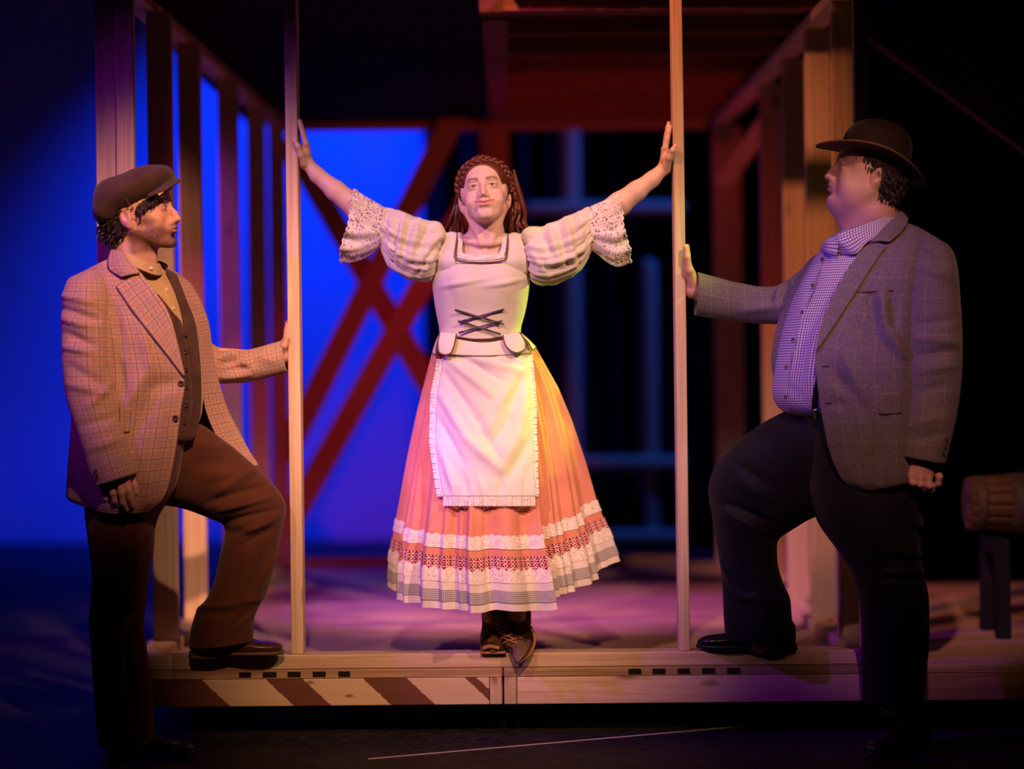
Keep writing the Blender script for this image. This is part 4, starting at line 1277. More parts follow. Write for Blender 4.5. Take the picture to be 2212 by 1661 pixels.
# ---- sleeves and lace cuffs
def sleeve(side):
    if side < 0:
        secs = [(962, 506, 944, 588, .07, .052), (950, 482, 931, 603, .06, .075), (918, 474, 902, 606, .055, .085), (888, 467, 870, 595, .052, .082), (860, 456, 846, 576, .05, .070), (842, 451, 829, 548, .05, .054), (833, 450, 823, 530, .05, .047)]
        cuff = [(833, 449, 823, 531, .05, .046), (815, 438, 810, 542, .05, .055), (795, 426, 788, 555, .05, .066), (778, 416, 765, 562, .048, .074), (768, 410, 752, 560, .047, .078)]
        lines = [(956, 500, 910, 560, 7, .012), (950, 520, 900, 590, 7, -.010), (940, 545, 905, 600, 6, .010), (930, 478, 905, 540, 6, -.012), (905, 474, 885, 560, 7, .012), (890, 470, 868, 560, 5, -.012), (872, 462, 858, 560, 6, .012),
                 (862, 470, 850, 570, 4, -.010), (846, 455, 842, 540, 4, .007), (836, 452, 832, 520, 3, -.004), (925, 560, 880, 600, 8, .008), (960, 510, 930, 520, 5, .008)]
    else:
        secs = [(1127, 508, 1143, 592, .07, .052), (1141, 494, 1152, 606, .06, .072), (1176, 492, 1176, 612, .055, .084), (1212, 478, 1212, 605, .052, .082), (1242, 463, 1246, 588, .05, .070), (1260, 453, 1268, 560, .05, .054), (1269, 450, 1277, 540, .05, .047)]
        cuff = [(1268, 450, 1277, 541, .05, .046), (1286, 441, 1291, 548, .05, .055), (1305, 432, 1308, 562, .05, .066), (1322, 423, 1328, 571, .048, .074), (1336, 416, 1345, 562, .047, .078)]
        lines = [(1135, 505, 1170, 560, 7, .012), (1145, 520, 1185, 590, 7, -.010), (1150, 545, 1190, 600, 6, .010), (1165, 497, 1190, 550, 6, -.012), (1186, 490, 1208, 560, 7, .012), (1204, 484, 1226, 570, 5, -.012), (1222, 474, 1240, 570, 6, .012),
                 (1236, 468, 1252, 570, 4, -.010), (1250, 458, 1262, 550, 4, .007), (1160, 580, 1230, 560, 6, .008), (1140, 505, 1165, 520, 5, .008), (1262, 455, 1272, 530, 3, -.004)]
    nv, nu = 80, 96
    G = rings(secs, nv, nu)
    N = grid_normals(G, True)
    if ((G - G.mean(1, keepdims=True)) * N).sum(-1).mean() < 0: N = -N
    th = np.linspace(0, 2 * np.pi, nu, endpoint=False)[None]; v = np.linspace(0, 1, nv)[:, None]
    rs = np.random.RandomState(5 if side < 0 else 6)
    g1 = sum((1 - 2 * np.abs(np.sin(.5 * k * th + rs.uniform(0, 6) + 1.2 * np.sin(2.5 * v + k) + .5 * np.sin(3 * th + k)))) * a for k, a in ((8, .55), (14, .6), (22, .45), (34, .25)))
    amp = 0.0100 * np.clip(np.sin(np.pi * np.clip(v, 0.06, 0.94)), 0.35, 1) * (0.6 + 0.8 * np.abs(2 * v - 1))
    G = G + N * (g1 * amp)[..., None]
    G = crease(G, N, lines)
    sl = grid_obj('sleeve', G, M['ivory'], woman, True, thick=0.002, flip=side > 0)
    sl['label'] = 'puffed gathered ivory sleeve'
    # gathered band
    b0 = G[-1]; ph = np.linspace(0, 2 * np.pi * 26, nu, endpoint=False)
    tube('gathered_band', b0, 0.0042, M['ivory'], sl, 96, 8, True)
    # lace flounce
    Gc = rings(cuff, 40, 120)
    Nc = grid_normals(Gc, True)
    if ((Gc - Gc.mean(1, keepdims=True)) * Nc).sum(-1).mean() < 0: Nc = -Nc
    th = np.linspace(0, 2 * np.pi, 120, endpoint=False)[None]; v = np.linspace(0, 1, 40)[:, None]
    ruff = np.sin(9 * th + 2 * v) * .6 + np.sin(14 * th + 1) * .4
    Gc = Gc + Nc * (ruff * 0.014 * v ** 1.2)[..., None]
    ax = Gc[-1].mean(0) - Gc[0].mean(0); ax /= np.linalg.norm(ax)
    Gc = Gc + ax * (0.006 * np.abs(np.sin(17 * th)) * np.clip((v - .7) / .3, 0, 1))[..., None]
    low = np.clip(-(Gc[..., 2] - Gc[..., 2].mean(1, keepdims=True)) / 0.09, 0, 1)
    Gc = Gc + ax * (low * 0.020 * v ** 2)[..., None]
    lc = grid_obj('lace_cuff', Gc, M['lace'], sl, True, flip=side > 0)
    lc['label'] = 'flared cream lace cuff'
    tube('lace_edge', Gc[-1], 0.0026, M['lace_tight'], sl, 180, 6, True)
sleeve(-1); sleeve(1)

# ---- skirt
SKL = np.array([(745, 940), (769, 934), (883, 907), (975, 889), (1089, 870), (1194, 853), (1265, 849)], float)
SKR = np.array([(745, 1150), (759, 1159), (837, 1200), (906, 1227), (997, 1255), (1089, 1278), (1158, 1305), (1215, 1324)], float)
def skirt_pts(th, v, out=0.0, pleat=1.0):
    th = np.asarray(th, float); v = np.asarray(v, float)
    c, s = np.cos(th), np.sin(th)
    hem_keys = np.array([-180, -150, -128, -115, -100, -93, -88, -75, -66, -61, -57, -40, -20, 0, 60, 120, 180], float)
    hem_val = np.array([1262, 1300, 1312, 1318, 1322, 1317, 1318, 1321, 1319, 1312, 1292, 1280, 1252, 1212, 1200, 1230, 1262], float)
    d = (np.degrees(th) + 180) % 360 - 180
    hem = np.interp(d, hem_keys, hem_val)
    y = 745 + v * (hem - 745)
    yl = 745 + v * (1262 - 745); yr = 745 + v * (1212 - 745)
    xl = np.interp(yl, SKL[:, 0], SKL[:, 1]); xr = np.interp(yr, SKR[:, 0], SKR[:, 1])
    cx = (xl + xr) / 2; hw = (xr - xl) / 2
    dep = 0.098 + 0.20 * v ** 0.85
    amp = pleat * (0.006 + 0.034 * v) * (1 + 0.5 * np.clip(-s, 0, 1) ** 4)
    tw = th + 0.10 * np.sin(3 * th + 1.0) + 0.06 * np.sin(7 * th + 0.4)
    pl = 0.75 * np.abs(np.sin(5.5 * tw + 0.9 + 0.25 * v)) + 0.36 * np.abs(np.sin(10.5 * tw + 0.5)) + 0.45 * np.abs(np.sin(8.3 * th + 1.1 + .3 * v)) + 0.16 * np.sin(37 * tw + 2.0 + v) + 0.30 * np.abs(np.sin(14.3 * tw + .2)) - 1.05
    step = soft(d, -63, -59) * soft(-d, -10, 30)       # the side panel tucked behind the front
    rad = amp * pl - 0.060 * step * v * pleat + 0.012 * np.exp(-((d + 66) / 7) ** 2) * v * pleat
    yc = 0.105 + 0.02 * v
    px = cx + hw * c
    Y = yc + dep * s
    W = PA(px, y, Y)
    r = rad + out
    return W + np.stack([c * r, s * r, 0 * r], -1)
def skirt_band(name, v0, v1, out, mat, parent, nv, nu=420, wav=0.0, pleat=1.0):
    th = np.linspace(-np.pi * 1.5, np.pi * 0.5, nu, endpoint=False)[None]
    v = np.linspace(v0, v1, nv)[:, None]
    vv = v + (wav * np.abs(np.sin(42 * th)) * np.linspace(-1, 0, nv)[:, None] if wav else 0)
    G = skirt_pts(th + 0 * v, vv + 0 * th, out + 0 * th + 0 * v, pleat)
    return grid_obj(name, G, mat, parent, True, uscale=2.7)
skirt = skirt_band('skirt', 0.0, 0.93, 0.0, M['peach'], woman, 110)
skirt['label'] = 'full pleated peach skirt with trimmed hem'
skirt_band('hem', 0.925, 1.0, 0.0, M['hem_white'], skirt, 14)
skirt_band('cream_band', 0.880, 0.930, 0.003, M['hem_white'], skirt, 8)
skirt_band('checked_band', 0.926, 0.970, 0.004, M['grey_check'], skirt, 8)
skirt_band('lace_trim', 0.850, 0.895, 0.006, M['lace_tight'], skirt, 8, wav=0.012)
skirt_band('woven_trim', 0.797, 0.846, 0.004, M['woven'], skirt, 8)
skirt_band('lace_trim', 0.720, 0.768, 0.004, M['lace_tight'], skirt, 8, wav=0.006)

# ---- apron
def on_skirt(px, py, out):
    """point on the smoothed front of the skirt at an image place"""
    th = np.full(np.shape(px), -np.pi / 2)
    for _ in range(12):
        v = np.clip((py - 745) / 572.0, -0.05, 1)
        yl = 745 + v * 517; yr = 745 + v * 467
        xl = np.interp(yl, SKL[:, 0], SKL[:, 1]); xr = np.interp(yr, SKR[:, 0], SKR[:, 1])
        c = np.clip((px - (xl + xr) / 2) / ((xr - xl) / 2), -0.97, 0.97)
        th = -np.arccos(c)
    dep = 0.098 + 0.20 * np.clip(v, 0, 1) ** 0.85
    Y = 0.105 + 0.02 * v + dep * np.sin(th) - out
    return PA(px, py, Y)
ek = np.array([(742, 975, 1128), (769, 957, 1142), (837, 947, 1149), (880, 942, 1151), (929, 940, 1152), (997, 946, 1154), (1040, 952, 1155), (1072, 957, 1156)], float)
ys = np.linspace(742, 1072, 100); us = np.linspace(0, 1, 80)
X0 = np.interp(ys, ek[:, 0], ek[:, 1]); X1 = np.interp(ys, ek[:, 0], ek[:, 2])
PX = X0[:, None] + (X1 - X0)[:, None] * us[None]; PY = np.broadcast_to(ys[:, None], PX.shape)
G = on_skirt(PX, PY, 0.030)
N = grid_normals(G, False)
if N[..., 1].mean() > 0: N = -N
ap_lines = [(972, 778, 1060, 850, 9, .011), (990, 768, 1085, 822, 9, -.008), (1010, 770, 1120, 800, 9, .008), (958, 805, 1030, 905, 10, -.010), (1030, 905, 1075, 990, 11, -.007), (952, 850, 1010, 950, 10, .012), (1010, 950, 1080, 1012, 12, .012),
            (947, 905, 1000, 1000, 9, -.010), (944, 950, 985, 1050, 9, .009), (1080, 1006, 1120, 940, 14, .011), (1120, 940, 1140, 840, 12, .010), (1062, 965, 1098, 905, 10, -.009), (1098, 905, 1125, 820, 9, -.008), (1070, 890, 1096, 840, 8, .006),
            (1100, 1030, 1146, 950, 10, -.007), (1050, 930, 1072, 900, 8, .005), (965, 1015, 982, 1066, 6, .006), (1002, 1030, 1010, 1068, 6, -.006), (1038, 1036, 1044, 1068, 6, .006), (1082, 1034, 1084, 1068, 6, -.006), (1122, 1024, 1124, 1068, 6, .006),
            (1020, 780, 1045, 800, 6, -.005), (1090, 770, 1125, 790, 6, -.006)]
G = crease(G, N, ap_lines)
G = G + N * (0.0022 * wob(PX * .10 + PY * .05, PY * .07, 3, 7) + 0.0008 * wob(PX * .4, PY * .3, 13, 9))[..., None]
apron = grid_obj('apron', G, M['apron'], woman, thick=0.002)
apron['label'] = 'white draped apron edged with lace'
def frill(edge, nrm, out, w, name, waves, amp=0.007):
    """gathered lace along an edge polyline: out = direction away from the apron"""
    n = len(edge); q = np.linspace(0, waves * 2 * np.pi, n)
    rows = []
    big = np.sin(q * .37 + 1) * .6 + np.sin(q * .61) * .4
    for t in np.linspace(0, 1, 7):
        rows.append(edge + out * (w * t * (1 + .10 * np.abs(np.sin(q * .8)) * t))[..., None] + nrm * (amp * t * (.45 * np.sin(q) + .7 * big) + .004)[..., None])
    return grid_obj(name, np.array(rows), M['lace_tight'], apron)
nn = 260
bt = crom(G[-1], nn); bt[:, 1] -= 0.002
frill(bt, np.array([[0, -1.0, 0]]), np.array([[0, 0, -1.0]]) + np.zeros((nn, 3)), 0.030 + np.zeros(nn), 'lace_frill', 30, .005)
le = crom(G[10:, 0], nn); frill(le, np.array([[0, -1.0, 0]]), np.array([[-1.0, 0.3, 0]]) + np.zeros((nn, 3)), 0.020 + np.zeros(nn), 'lace_frill', 44, .005)
re_ = crom(G[4:, -1], nn); frill(re_, np.array([[0, -1.0, 0]]), np.array([[1.0, 0.3, 0]]) + np.zeros((nn, 3)), 0.012 + np.zeros(nn), 'lace_frill', 44, .005)
wbd = [[(960 + 22 * 0, 728, .02), (985, 732, -.012), (1042, 740, -.030), (1090, 734, -.012), (1136, 728, .02)], [(957, 745, .010), (985, 750, -.022), (1042, 754, -.042), (1092, 750, -.022), (1140, 744, .010)], [(955, 764, .0), (984, 766, -.030), (1042, 768, -.050), (1094, 766, -.030), (1146, 762, .0)]]
patch('waistband', wbd, M['ivory'], apron, 16, 40, thick=0.003)
# ---- the woman's laced boots
def mat_brocade():
    b = NB('dark_gold_brocade')
    co = b.coord('Object')
    n = b.noise(co, 42, 2, 0.5, 2.5)
    sw = b.math('LESS_THAN', b.math('ABSOLUTE', b.math('SINE', b.math('MULTIPLY', n, 60.0))), 0.30)
    area_ = b.math('GREATER_THAN', b.noise(co, 24, 2), 0.50)
    g = b.math('MULTIPLY', sw, area_)
    b.base(b.mix(g, (0.035, 0.012, 0.008, 1), (0.50, 0.26, 0.10, 1))); b.set(rough=0.4, spec=0.4)
    b.bump(g, 0.4, 0.003)
    return b.m
M['brocade'] = mat_brocade()
M['boot_lace'] = plain('tan_boot_lace', (0.45, 0.20, 0.10), 0.7)
M['boot_sole'] = plain('tan_boot_sole', (0.42, 0.20, 0.09), 0.5)
bt1 = limb('boot', [(1042, 1296, 1098, 1296, .085, .042), (1040, 1325, 1100, 1325, .08, .045), (1041, 1350, 1098, 1350, .07, .048), (1037, 1375, 1098, 1375, .055, .060), (1035, 1393, 1095, 1393, .045, .072), (1038, 1401, 1093, 1401, .042, .075), (1042, 1405, 1090, 1405, .042, .070)], M['brocade'], woman, 50, 40)
bt1['label'] = 'dark brocade boot standing on the sill'
box('sole', P(1038, 1400, .03)[0], P(1093, 1400, .03)[0], -.03, .112, ZS + .0005, ZS + .008, M['boot_sole'], bt1, bev=.003)
tube('toe_cap', [P(1044, 1401, -.028), P(1054, 1397, -.034), (P(1064, 1397, -.036)), P(1078, 1400, -.030)], 0.007, M['boot_sole'], bt1, 20, 8)
bt2s = [(1056, 1292, 1130, 1292, .055, .042), (1054, 1316, 1136, 1316, .05, .045), (1060, 1340, 1137, 1338, .04, .046), (1073, 1362, 1146, 1358, .02, .044), (1086, 1382, 1152, 1375, -.01, .040), (1096, 1400, 1151, 1392, -.035, .032), (1105, 1417, 1141, 1412, -.060, .022), (1113, 1431, 1123, 1431, -.085, .008)]
bt2 = limb('boot', bt2s, M['brocade'], woman, 60, 40, key='boot2')
bt2['label'] = 'pointed brocade boot stepping over the edge'
tube('sole', [P(1134, 1322, .075), P(1137, 1345, .06), P(1149, 1360, .035), P(1155, 1376, .005), P(1152, 1395, -.025), P(1141, 1415, -.055), P(1119, 1434, -.086)], np.array([.006, .006, .0065, .006, .006, .005, .003]), M['boot_sole'], bt2, 40, 8)
hb = plank('heel', P(1139, 1352, .075), P(1139, 1318, .085), .026, .03, M['boot_sole'], None, bev=.004)
hb.parent = bt2
for k in range(7):
    y = 1322 + 10 * k; x = 1066 + 5.5 * k
    a, c = on('boot2', x - 13, y + 8, .006), on('boot2', x + 17, y - 3, .006)
    m = on('boot2', x + 2, y + 1, .010)
    tube('lace', [P(*a), P(*m), P(*c)], .0020, M['boot_lace'], bt2, 10, 5)
    a, c = on('boot2', x - 12, y - 4, .006), on('boot2', x + 18, y + 8, .006)
    m = on('boot2', x + 3, y + 2, .011)
    tube('lace', [P(*a), P(*m), P(*c)], .0020, M['boot_lace'], bt2, 10, 5)
tube('lace', [P(1046, 1330, .03), P(1043, 1350, .01), P(1041, 1368, .0), P(1039, 1380, -.01), P(1043, 1368, -.005), P(1046, 1345, .015)], .0015, M['boot_lace'], bt1, 30, 5)
# ================================================================ clothes shared by the two men
CREASE_GAIN = 1.7
def mat_plaid():
    b = NB('brown_plaid_tweed')
    u, v, _ = b.sep(b.coord('UV'))
    co = b.coord('Object')
    tw = b.noise(co, 420, 2, 0.6)
    c = b.mix(b.ramp(tw, [(0.38, (0, 0, 0)), (0.62, (1, 1, 1))]), (0.38, 0.215, 0.145, 1), (0.66, 0.46, 0.35, 1))
    p = 0.031
    du, dv = b.line(u, p, 0.075), b.line(v, p, 0.075)
    du2, dv2 = b.line(u, p, 0.045, 0.30), b.line(v, p, 0.045, 0.30)
    ru, rv = b.line(u, p, 0.22, 0.62), b.line(v, p, 0.22, 0.62)
    lu, lv = b.line(u, p / 8, 0.4), b.line(v, p / 8, 0.4)
    c = b.mix(b.math('MULTIPLY', b.math('ADD', lu, lv), 0.12), c, (0.20, 0.10, 0.06, 1))
    c = b.mix(b.math('MULTIPLY', b.math('ADD', ru, rv), 0.26), c, (0.36, 0.11, 0.05, 1))
    gu, gv = b.line(u, p * 2, 0.13, 0.4), b.line(v, p * 2, 0.13, 0.4)
    c = b.mix(b.math('MULTIPLY', b.math('ADD', gu, gv), 0.30), c, (0.26, 0.24, 0.30, 1))
    dash = b.math('GREATER_THAN', tw, 0.44)
    d = b.math('MULTIPLY', b.math('MAXIMUM', b.math('MAXIMUM', du, dv), b.math('MULTIPLY', b.math('MAXIMUM', du2, dv2), 0.6)), b.math('ADD', b.math('MULTIPLY', dash, 0.45), 0.25))
    c = b.mix(d, c, (0.055, 0.03, 0.025, 1))
    b.base(c); b.set(rough=0.9, spec=0.1, sheen=0.15); b.bump(tw, 0.35, 0.003)
    return b.m
M['plaid'] = mat_plaid()
def mat_windowpane():
    b = NB('grey_windowpane_wool')
    u, v, _ = b.sep(b.coord('UV'))
    co = b.coord('Object')
    tw = b.noise(b.mapping(co, (500, 500, 160)), 1.0, 2, 0.6)
    c = b.mix(b.ramp(tw, [(0.35, (0, 0, 0)), (0.65, (1, 1, 1))]), (0.088, 0.074, 0.074, 1), (0.19, 0.165, 0.158, 1))
    l = b.math('MAXIMUM', b.line(u, 0.052, 0.028), b.line(v, 0.058, 0.028))
    c = b.mix(b.math('MULTIPLY', l, 0.28), c, (0.46, 0.33, 0.25, 1))
    b.base(c); b.set(rough=0.85, spec=0.15, sheen=0.15); b.bump(tw, 0.25, 0.002)
    return b.m
M['windowpane'] = mat_windowpane()
def mat_gingham():
    b = NB('gingham_shirt')
    u, v, _ = b.sep(b.coord('UV'))
    a = b.math('ADD', b.line(u, 0.0085, 0.5), b.line(v, 0.0085, 0.5))
    c = b.ramp(b.math('MULTIPLY', a, 0.5), [(0.0, (0.78, 0.74, 0.76)), (0.5, (0.30, 0.26, 0.33)), (1.0, (0.06, 0.05, 0.09))])
    b.base(c); b.set(rough=0.8, spec=0.15)
    return b.m
M['gingham'] = mat_gingham()
M['brown_wool'] = cloth('brown_wool', (0.105, 0.036, 0.016), (0.085, 0.028, 0.013), nscale=12, weave=700)
M['charcoal'] = cloth('charcoal_trousers', (0.008, 0.008, 0.012), (0.006, 0.006, 0.009), nscale=12, weave=700, rough=0.6, sheen=0.05)
M['cap_wool'] = cloth('dark_brown_cap_wool', (0.075, 0.040, 0.022), (0.050, 0.026, 0.016), nscale=14, weave=260, bumps=0.35)
M['felt'] = cloth('dark_brown_felt', (0.040, 0.020, 0.015), (0.034, 0.016, 0.012), nscale=8, weave=400, rough=0.8)
M['felt_edge'] = plain('brim_binding', (0.16, 0.075, 0.05), 0.6)
M['shirt_tan'] = cloth('tan_cotton_shirt', (0.52, 0.38, 0.17), (0.42, 0.30, 0.13), nscale=16, weave=500)
M['vest'] = cloth('dark_brown_vest', (0.085, 0.045, 0.030), (0.06, 0.03, 0.022), nscale=30, weave=500, bumps=0.3)
M['lining'] = cloth('dark_lining', (0.05, 0.035, 0.025), None)
M['button'] = plain('dark_horn_button', (0.05, 0.025, 0.015), 0.25, 0.5)
M['pearl'] = plain('pale_button', (0.75, 0.65, 0.5), 0.3, 0.5)
M['shoe_brown'] = plain('brown_shoe_leather', (0.075, 0.026, 0.014), 0.28, 0.5)
M['sole_brown'] = plain('brown_shoe_sole', (0.16, 0.085, 0.05), 0.6)
M['shoe_black'] = plain('black_shoe_leather', (0.010, 0.009, 0.010), 0.22, 0.55)
M['sole_black'] = plain('black_shoe_sole', (0.014, 0.012, 0.012), 0.5)
M['hair_dark'] = mat_hair('dark_hair', (0.008, 0.005, 0.004), (0.040, 0.020, 0.014), 0.5)
M['steel'] = plain('bright_clip', (0.75, 0.68, 0.6), 0.25, 0.6, metal=1.0)
M['belt'] = plain('black_belt', (0.010, 0.008, 0.008), 0.4)

def disc(name, c, r, mat, parent, nrm=(0, -1, 0), thick=0.003, holes=False):
    """small domed button"""
    n = Vector(nrm).normalized(); a = n.orthogonal().normalized(); b = n.cross(a)
    th = np.linspace(0, 2 * np.pi, 14, endpoint=False)
    ring = lambda rr, h: np.array(c) + rr * (np.cos(th)[:, None] * np.array(a) + np.sin(th)[:, None] * np.array(b)) + np.array(n) * h
    G = np.stack([ring(r, 0), ring(r, thick), ring(r * .82, thick * 1.3), ring(r * .6, thick * .8), ring(r * .02, thick * .8)])
    return grid_obj(name, G, mat, parent, True, flip=False)
def shoe(parent, heel, toe, sole_py, Y, up_mat, sole_mat, label, wide=1.0, tall=1.0, yaw=0.0, zbase=None):
    """leather shoe lying along the image from heel to toe (px), resting on zbase"""
    h = np.array(P(heel, sole_py, Y)); t = np.array(P(toe, sole_py, Y))
    if zbase is not None: h[2] = t[2] = zbase
    L = np.linalg.norm((t - h)[:2]); ex = (t - h) / np.linalg.norm(t - h); ex[2] = 0; ex /= np.linalg.norm(ex)
    c, s = math.cos(yaw), math.sin(yaw)
    ex = np.array([ex[0] * c - ex[1] * s, ex[0] * s + ex[1] * c, 0]); ey = np.array([-ex[1], ex[0], 0]); ez = np.array([0, 0, 1.0])
    prof = np.array([(0.0, .010, .030, .060), (.015, .026, .024, .090), (.06, .033, .022, .104), (.16, .036, .022, .108), (.28, .036, .022, .104), (.40, .037, .022, .092), (.50, .041, .022, .078), (.62, .047, .020, .065), (.74, .049, .020, .056), (.85, .045, .020, .052), (.93, .035, .021, .047), (.98, .020, .023, .040), (1.0, .004, .028, .033)], float)
    pr = crom(prof, 46)
    th = np.linspace(0, 2 * np.pi, 36, endpoint=False)
    cs, sn = np.cos(th), np.sin(th)
    sy = np.sign(cs) * np.abs(cs) ** 0.75
    G = []
    for u, w, z0, z1 in pr:
        zm = (z0 + z1 * tall) / 2; hz = (z1 * tall - z0) / 2
        zz = zm + hz * np.where(sn < 0, -np.abs(sn) ** 0.35, sn)
        G.append(h + ex * (u * L) + ey * (w * wide * sy)[:, None] + ez * zz[:, None])
    sh = grid_obj('shoe', np.array(G), up_mat, parent, True, cap=True)
    sh['label'] = label
    def outline(u0, u1, grow, z0, z1, name):
        us = np.linspace(u0, u1, 40)
        w = np.interp(us, pr[:, 0], pr[:, 1]) * wide + grow
        left = [h + ex * (u * L) + ey * q for u, q in zip(us, w)]
        right = [h + ex * (u * L) - ey * q for u, q in zip(us[::-1], w[::-1])]
        loop = np.array(left + right)
        rows = [loop * 0 + loop.mean(0) + ez * z0, loop + ez * z0, loop + ez * z1, loop * 0 + loop.mean(0) + ez * z1]
        return grid_obj(name, np.array(rows), sole_mat, sh, True)
    outline(-0.008, 1.012, .004, .012, .022, 'sole')
    outline(-0.012, .27, .003, 0, .0125, 'heel')
    tube('welt_seam', [h + ex * (u * L) - ey * (np.interp(u, pr[:, 0], pr[:, 1]) * wide + .003) + ez * .0235 for u in np.linspace(0.02, .99, 16)], 0.0012, up_mat, sh, 40, 5)
    if yaw == 0:
        tube('toe_seam', [h + ex * (L * (.66 + .03 * math.cos(a))) + ey * (.046 * wide * math.sin(a)) + ez * (.020 + .042 * tall * abs(math.cos(a)) ** .6) for a in np.linspace(-1.5, 1.5, 13)], 0.0012, up_mat, sh, 30, 5)
    return sh

# ================================================================ the man at left in cap and plaid jacket
SKL_ = (0.66, 0.38, 0.27)
HML = anchor((0, -0.121, -0.027), 391, 472, -0.30, 85, 9.0, 0, 1.12)
exl = [('cone', P(285, 492, -.285), P(296, 600, -.26), 0.062, 0.074, 0.02)]
hl_ = make_head(SKL_, (0.56, 0.22, 0.18), (0.05, 0.028, 0.02), iris=(0.04, 0.025, 0.02), beard=(0.085, 0.034, 0.022), neck_r=0.052, neck_to=(0, 0.03, -0.10), jaw=1.0, brow_w=1.15,
                extra=exl, M4=HML, lohi=((-0.11, -0.145, -0.22), (0.11, 0.17, 0.14)), h=0.0019, squint=0.55)
pl = [(place(hl_[0], HML), hl_[1], hl_[2])]
hand = [{'p': [(245, 985, -.46, .026), (252, 1020, -.475, .026)], 'k': .02},
        {'p': [(246, 1020, -.475, .026), (232, 1046, -.47, .013)], 'k': .012}, {'p': [(250, 1020, -.48, .024), (246, 1044, -.485, .014)], 'k': .012},
        {'p': [(256, 1018, -.48, .024), (261, 1042, -.49, .014)], 'k': .012}, {'p': [(262, 1015, -.475, .024), (274, 1036, -.485, .013)], 'k': .012},
        {'p': [(228, 1050, -.47, .0105), (226, 1064, -.475, .0100), (229, 1077, -.468, .0088), (234, 1088, -.455, .0075)], 'k': .004},
        {'p': [(244, 1048, -.487, .0112), (244, 1066, -.492, .0106), (248, 1082, -.485, .0095), (254, 1092, -.470, .0078)], 'k': .004},
        {'p': [(260, 1045, -.491, .0115), (262, 1066, -.497, .0110), (266, 1086, -.490, .0098), (273, 1100, -.476, .0080)], 'k': .004},
        {'p': [(274, 1038, -.486, .0112), (278, 1060, -.492, .0106), (281, 1076, -.486, .0096), (285, 1092, -.474, .0080)], 'k': .004},
        {'p': [(270, 1012, -.465, .016), (285, 1030, -.462, .0120), (291, 1048, -.462, .0108), (295, 1064, -.462, .0085)], 'k': .006}]
Vq, Fq = sdf_px(hand, 0.0024); pl.append((Vq, Fq, nails_tint(Vq, SKL_, [])))
hand = [{'p': [(590, 778, .03, .027), (612, 768, .035, .026)], 'k': .02}, {'p': [(612, 768, .035, .025), (617, 738, .03, .016)], 'k': .01}, {'p': [(612, 768, .045, .025), (617, 738, .06, .015)], 'k': .01},
        {'p': [(617, 738, .018, .0105), (619, 718, .016, .0095), (621, 702, .016, .0075)], 'k': .003}, {'p': [(617, 736, .038, .0105), (619, 714, .038, .0095), (621, 696, .038, .0075)], 'k': .003},
        {'p': [(617, 736, .058, .0105), (619, 716, .060, .0095), (621, 700, .060, .0075)], 'k': .003}, {'p': [(617, 742, .074, .0095), (619, 726, .078, .0085), (621, 712, .078, .0065)], 'k': .003},
        {'p': [(608, 764, .02, .014), (614, 746, -.004, .0115), (621, 730, -.010, .0085)], 'k': .006}]
Vq, Fq = sdf_px(hand, 0.0026); pl.append((Vq, Fq, nails_tint(Vq, SKL_, [])))
core = [{'p': [(292, 600, -.25, .085), (290, 760, -.25, .11), (290, 930, -.24, .11)], 'k': .05},
        {'p': [(230, 640, -.33, .05), (195, 800, -.43, .042), (240, 975, -.455, .032)], 'k': .02},
        {'p': [(350, 640, -.15, .05), (440, 775, -.06, .042), (590, 778, .03, .030)], 'k': .02},
        {'p': [(275, 960, -.29, .09), (265, 1250, -.30, .06), (272, 1590, -.31, .042)], 'k': .03},
        {'p': [(330, 985, -.17, .09), (555, 1085, -.06, .055), (478, 1390, -.055, .038)], 'k': .03}]
Vc, Fc = sdf_px(core, 0.010); pl.append((Vc, Fc, SKL_))
V_, F_, C_ = join(pl)
man = link('person', mesh_from('man_body', V_, F_, cols=C_), M['skin'])
tag(man, 'bearded person in flat cap and brown plaid jacket, one foot up on the platform', 'person')

# hair under the cap
hp = hair_shell(HML, .004, -1, 260, .022, .006, .0030, 11)
def smp(r):
    x = 218 + 26 * r.uniform(); y = 455 + 55 * r.uniform() + (x - 218) * .5
    return P(x, y, -.300 + r.uniform(-.06, .06)), (r.uniform(-1.2, .2), r.uniform(-.5, .1), -1.0)
hp += curls(90, smp, .006, .028, .0032, 12)
def smp(r):
    q = r.uniform()
    return P(294 + 42 * q, 450 - 34 * q + r.uniform(-6, 4), -.388 + .012 * q), (r.uniform(.1, .8), -.15, -1.0)
hp += curls(130, smp, .003, .024, .0026, 13)
Vh, Fh, _ = join(hp)
hh = link('hair', mesh_from('curly_hair', Vh, Fh), M['hair_dark'], man); hh['label'] = 'dark curls below the cap'

# flat cap
f = Field(np.array(P(180, 520, -.52)), np.array(P(420, 320, -.06)), 0.004)
Rc = rotm(0, 24, 0).T
f.ell(P(291, 412, -.30), (0.134, 0.128, 0.062), 0.02, rotm(0, -24, 0))
f.ell(P(246, 432, -.285), (0.064, 0.118, 0.064), 0.04, rotm(0, -40, 0))
f.ell(P(332, 388, -.30), (0.062, 0.100, 0.036), 0.03, rotm(0, -14, 0))
f.ell(P(232, 458, -.30), (0.040, 0.100, 0.046), 0.03)
Vh, Fh = f.mesh()
N_ = wob(Vh[:, 0] * 45, Vh[:, 2] * 45 + Vh[:, 1] * 30, 9, 7)
Vh = Vh + (Vh - np.array(P(290, 420, -.30))) * (0.040 * N_ + 0.02 * wob(Vh[:, 0] * 90, Vh[:, 2] * 90 + Vh[:, 1] * 70, 19, 7))[:, None]
cap = link('flat_cap', mesh_from('flat_cap', Vh, Fh), M['cap_wool'], man)
cap['label'] = 'dark brown wool flat cap'
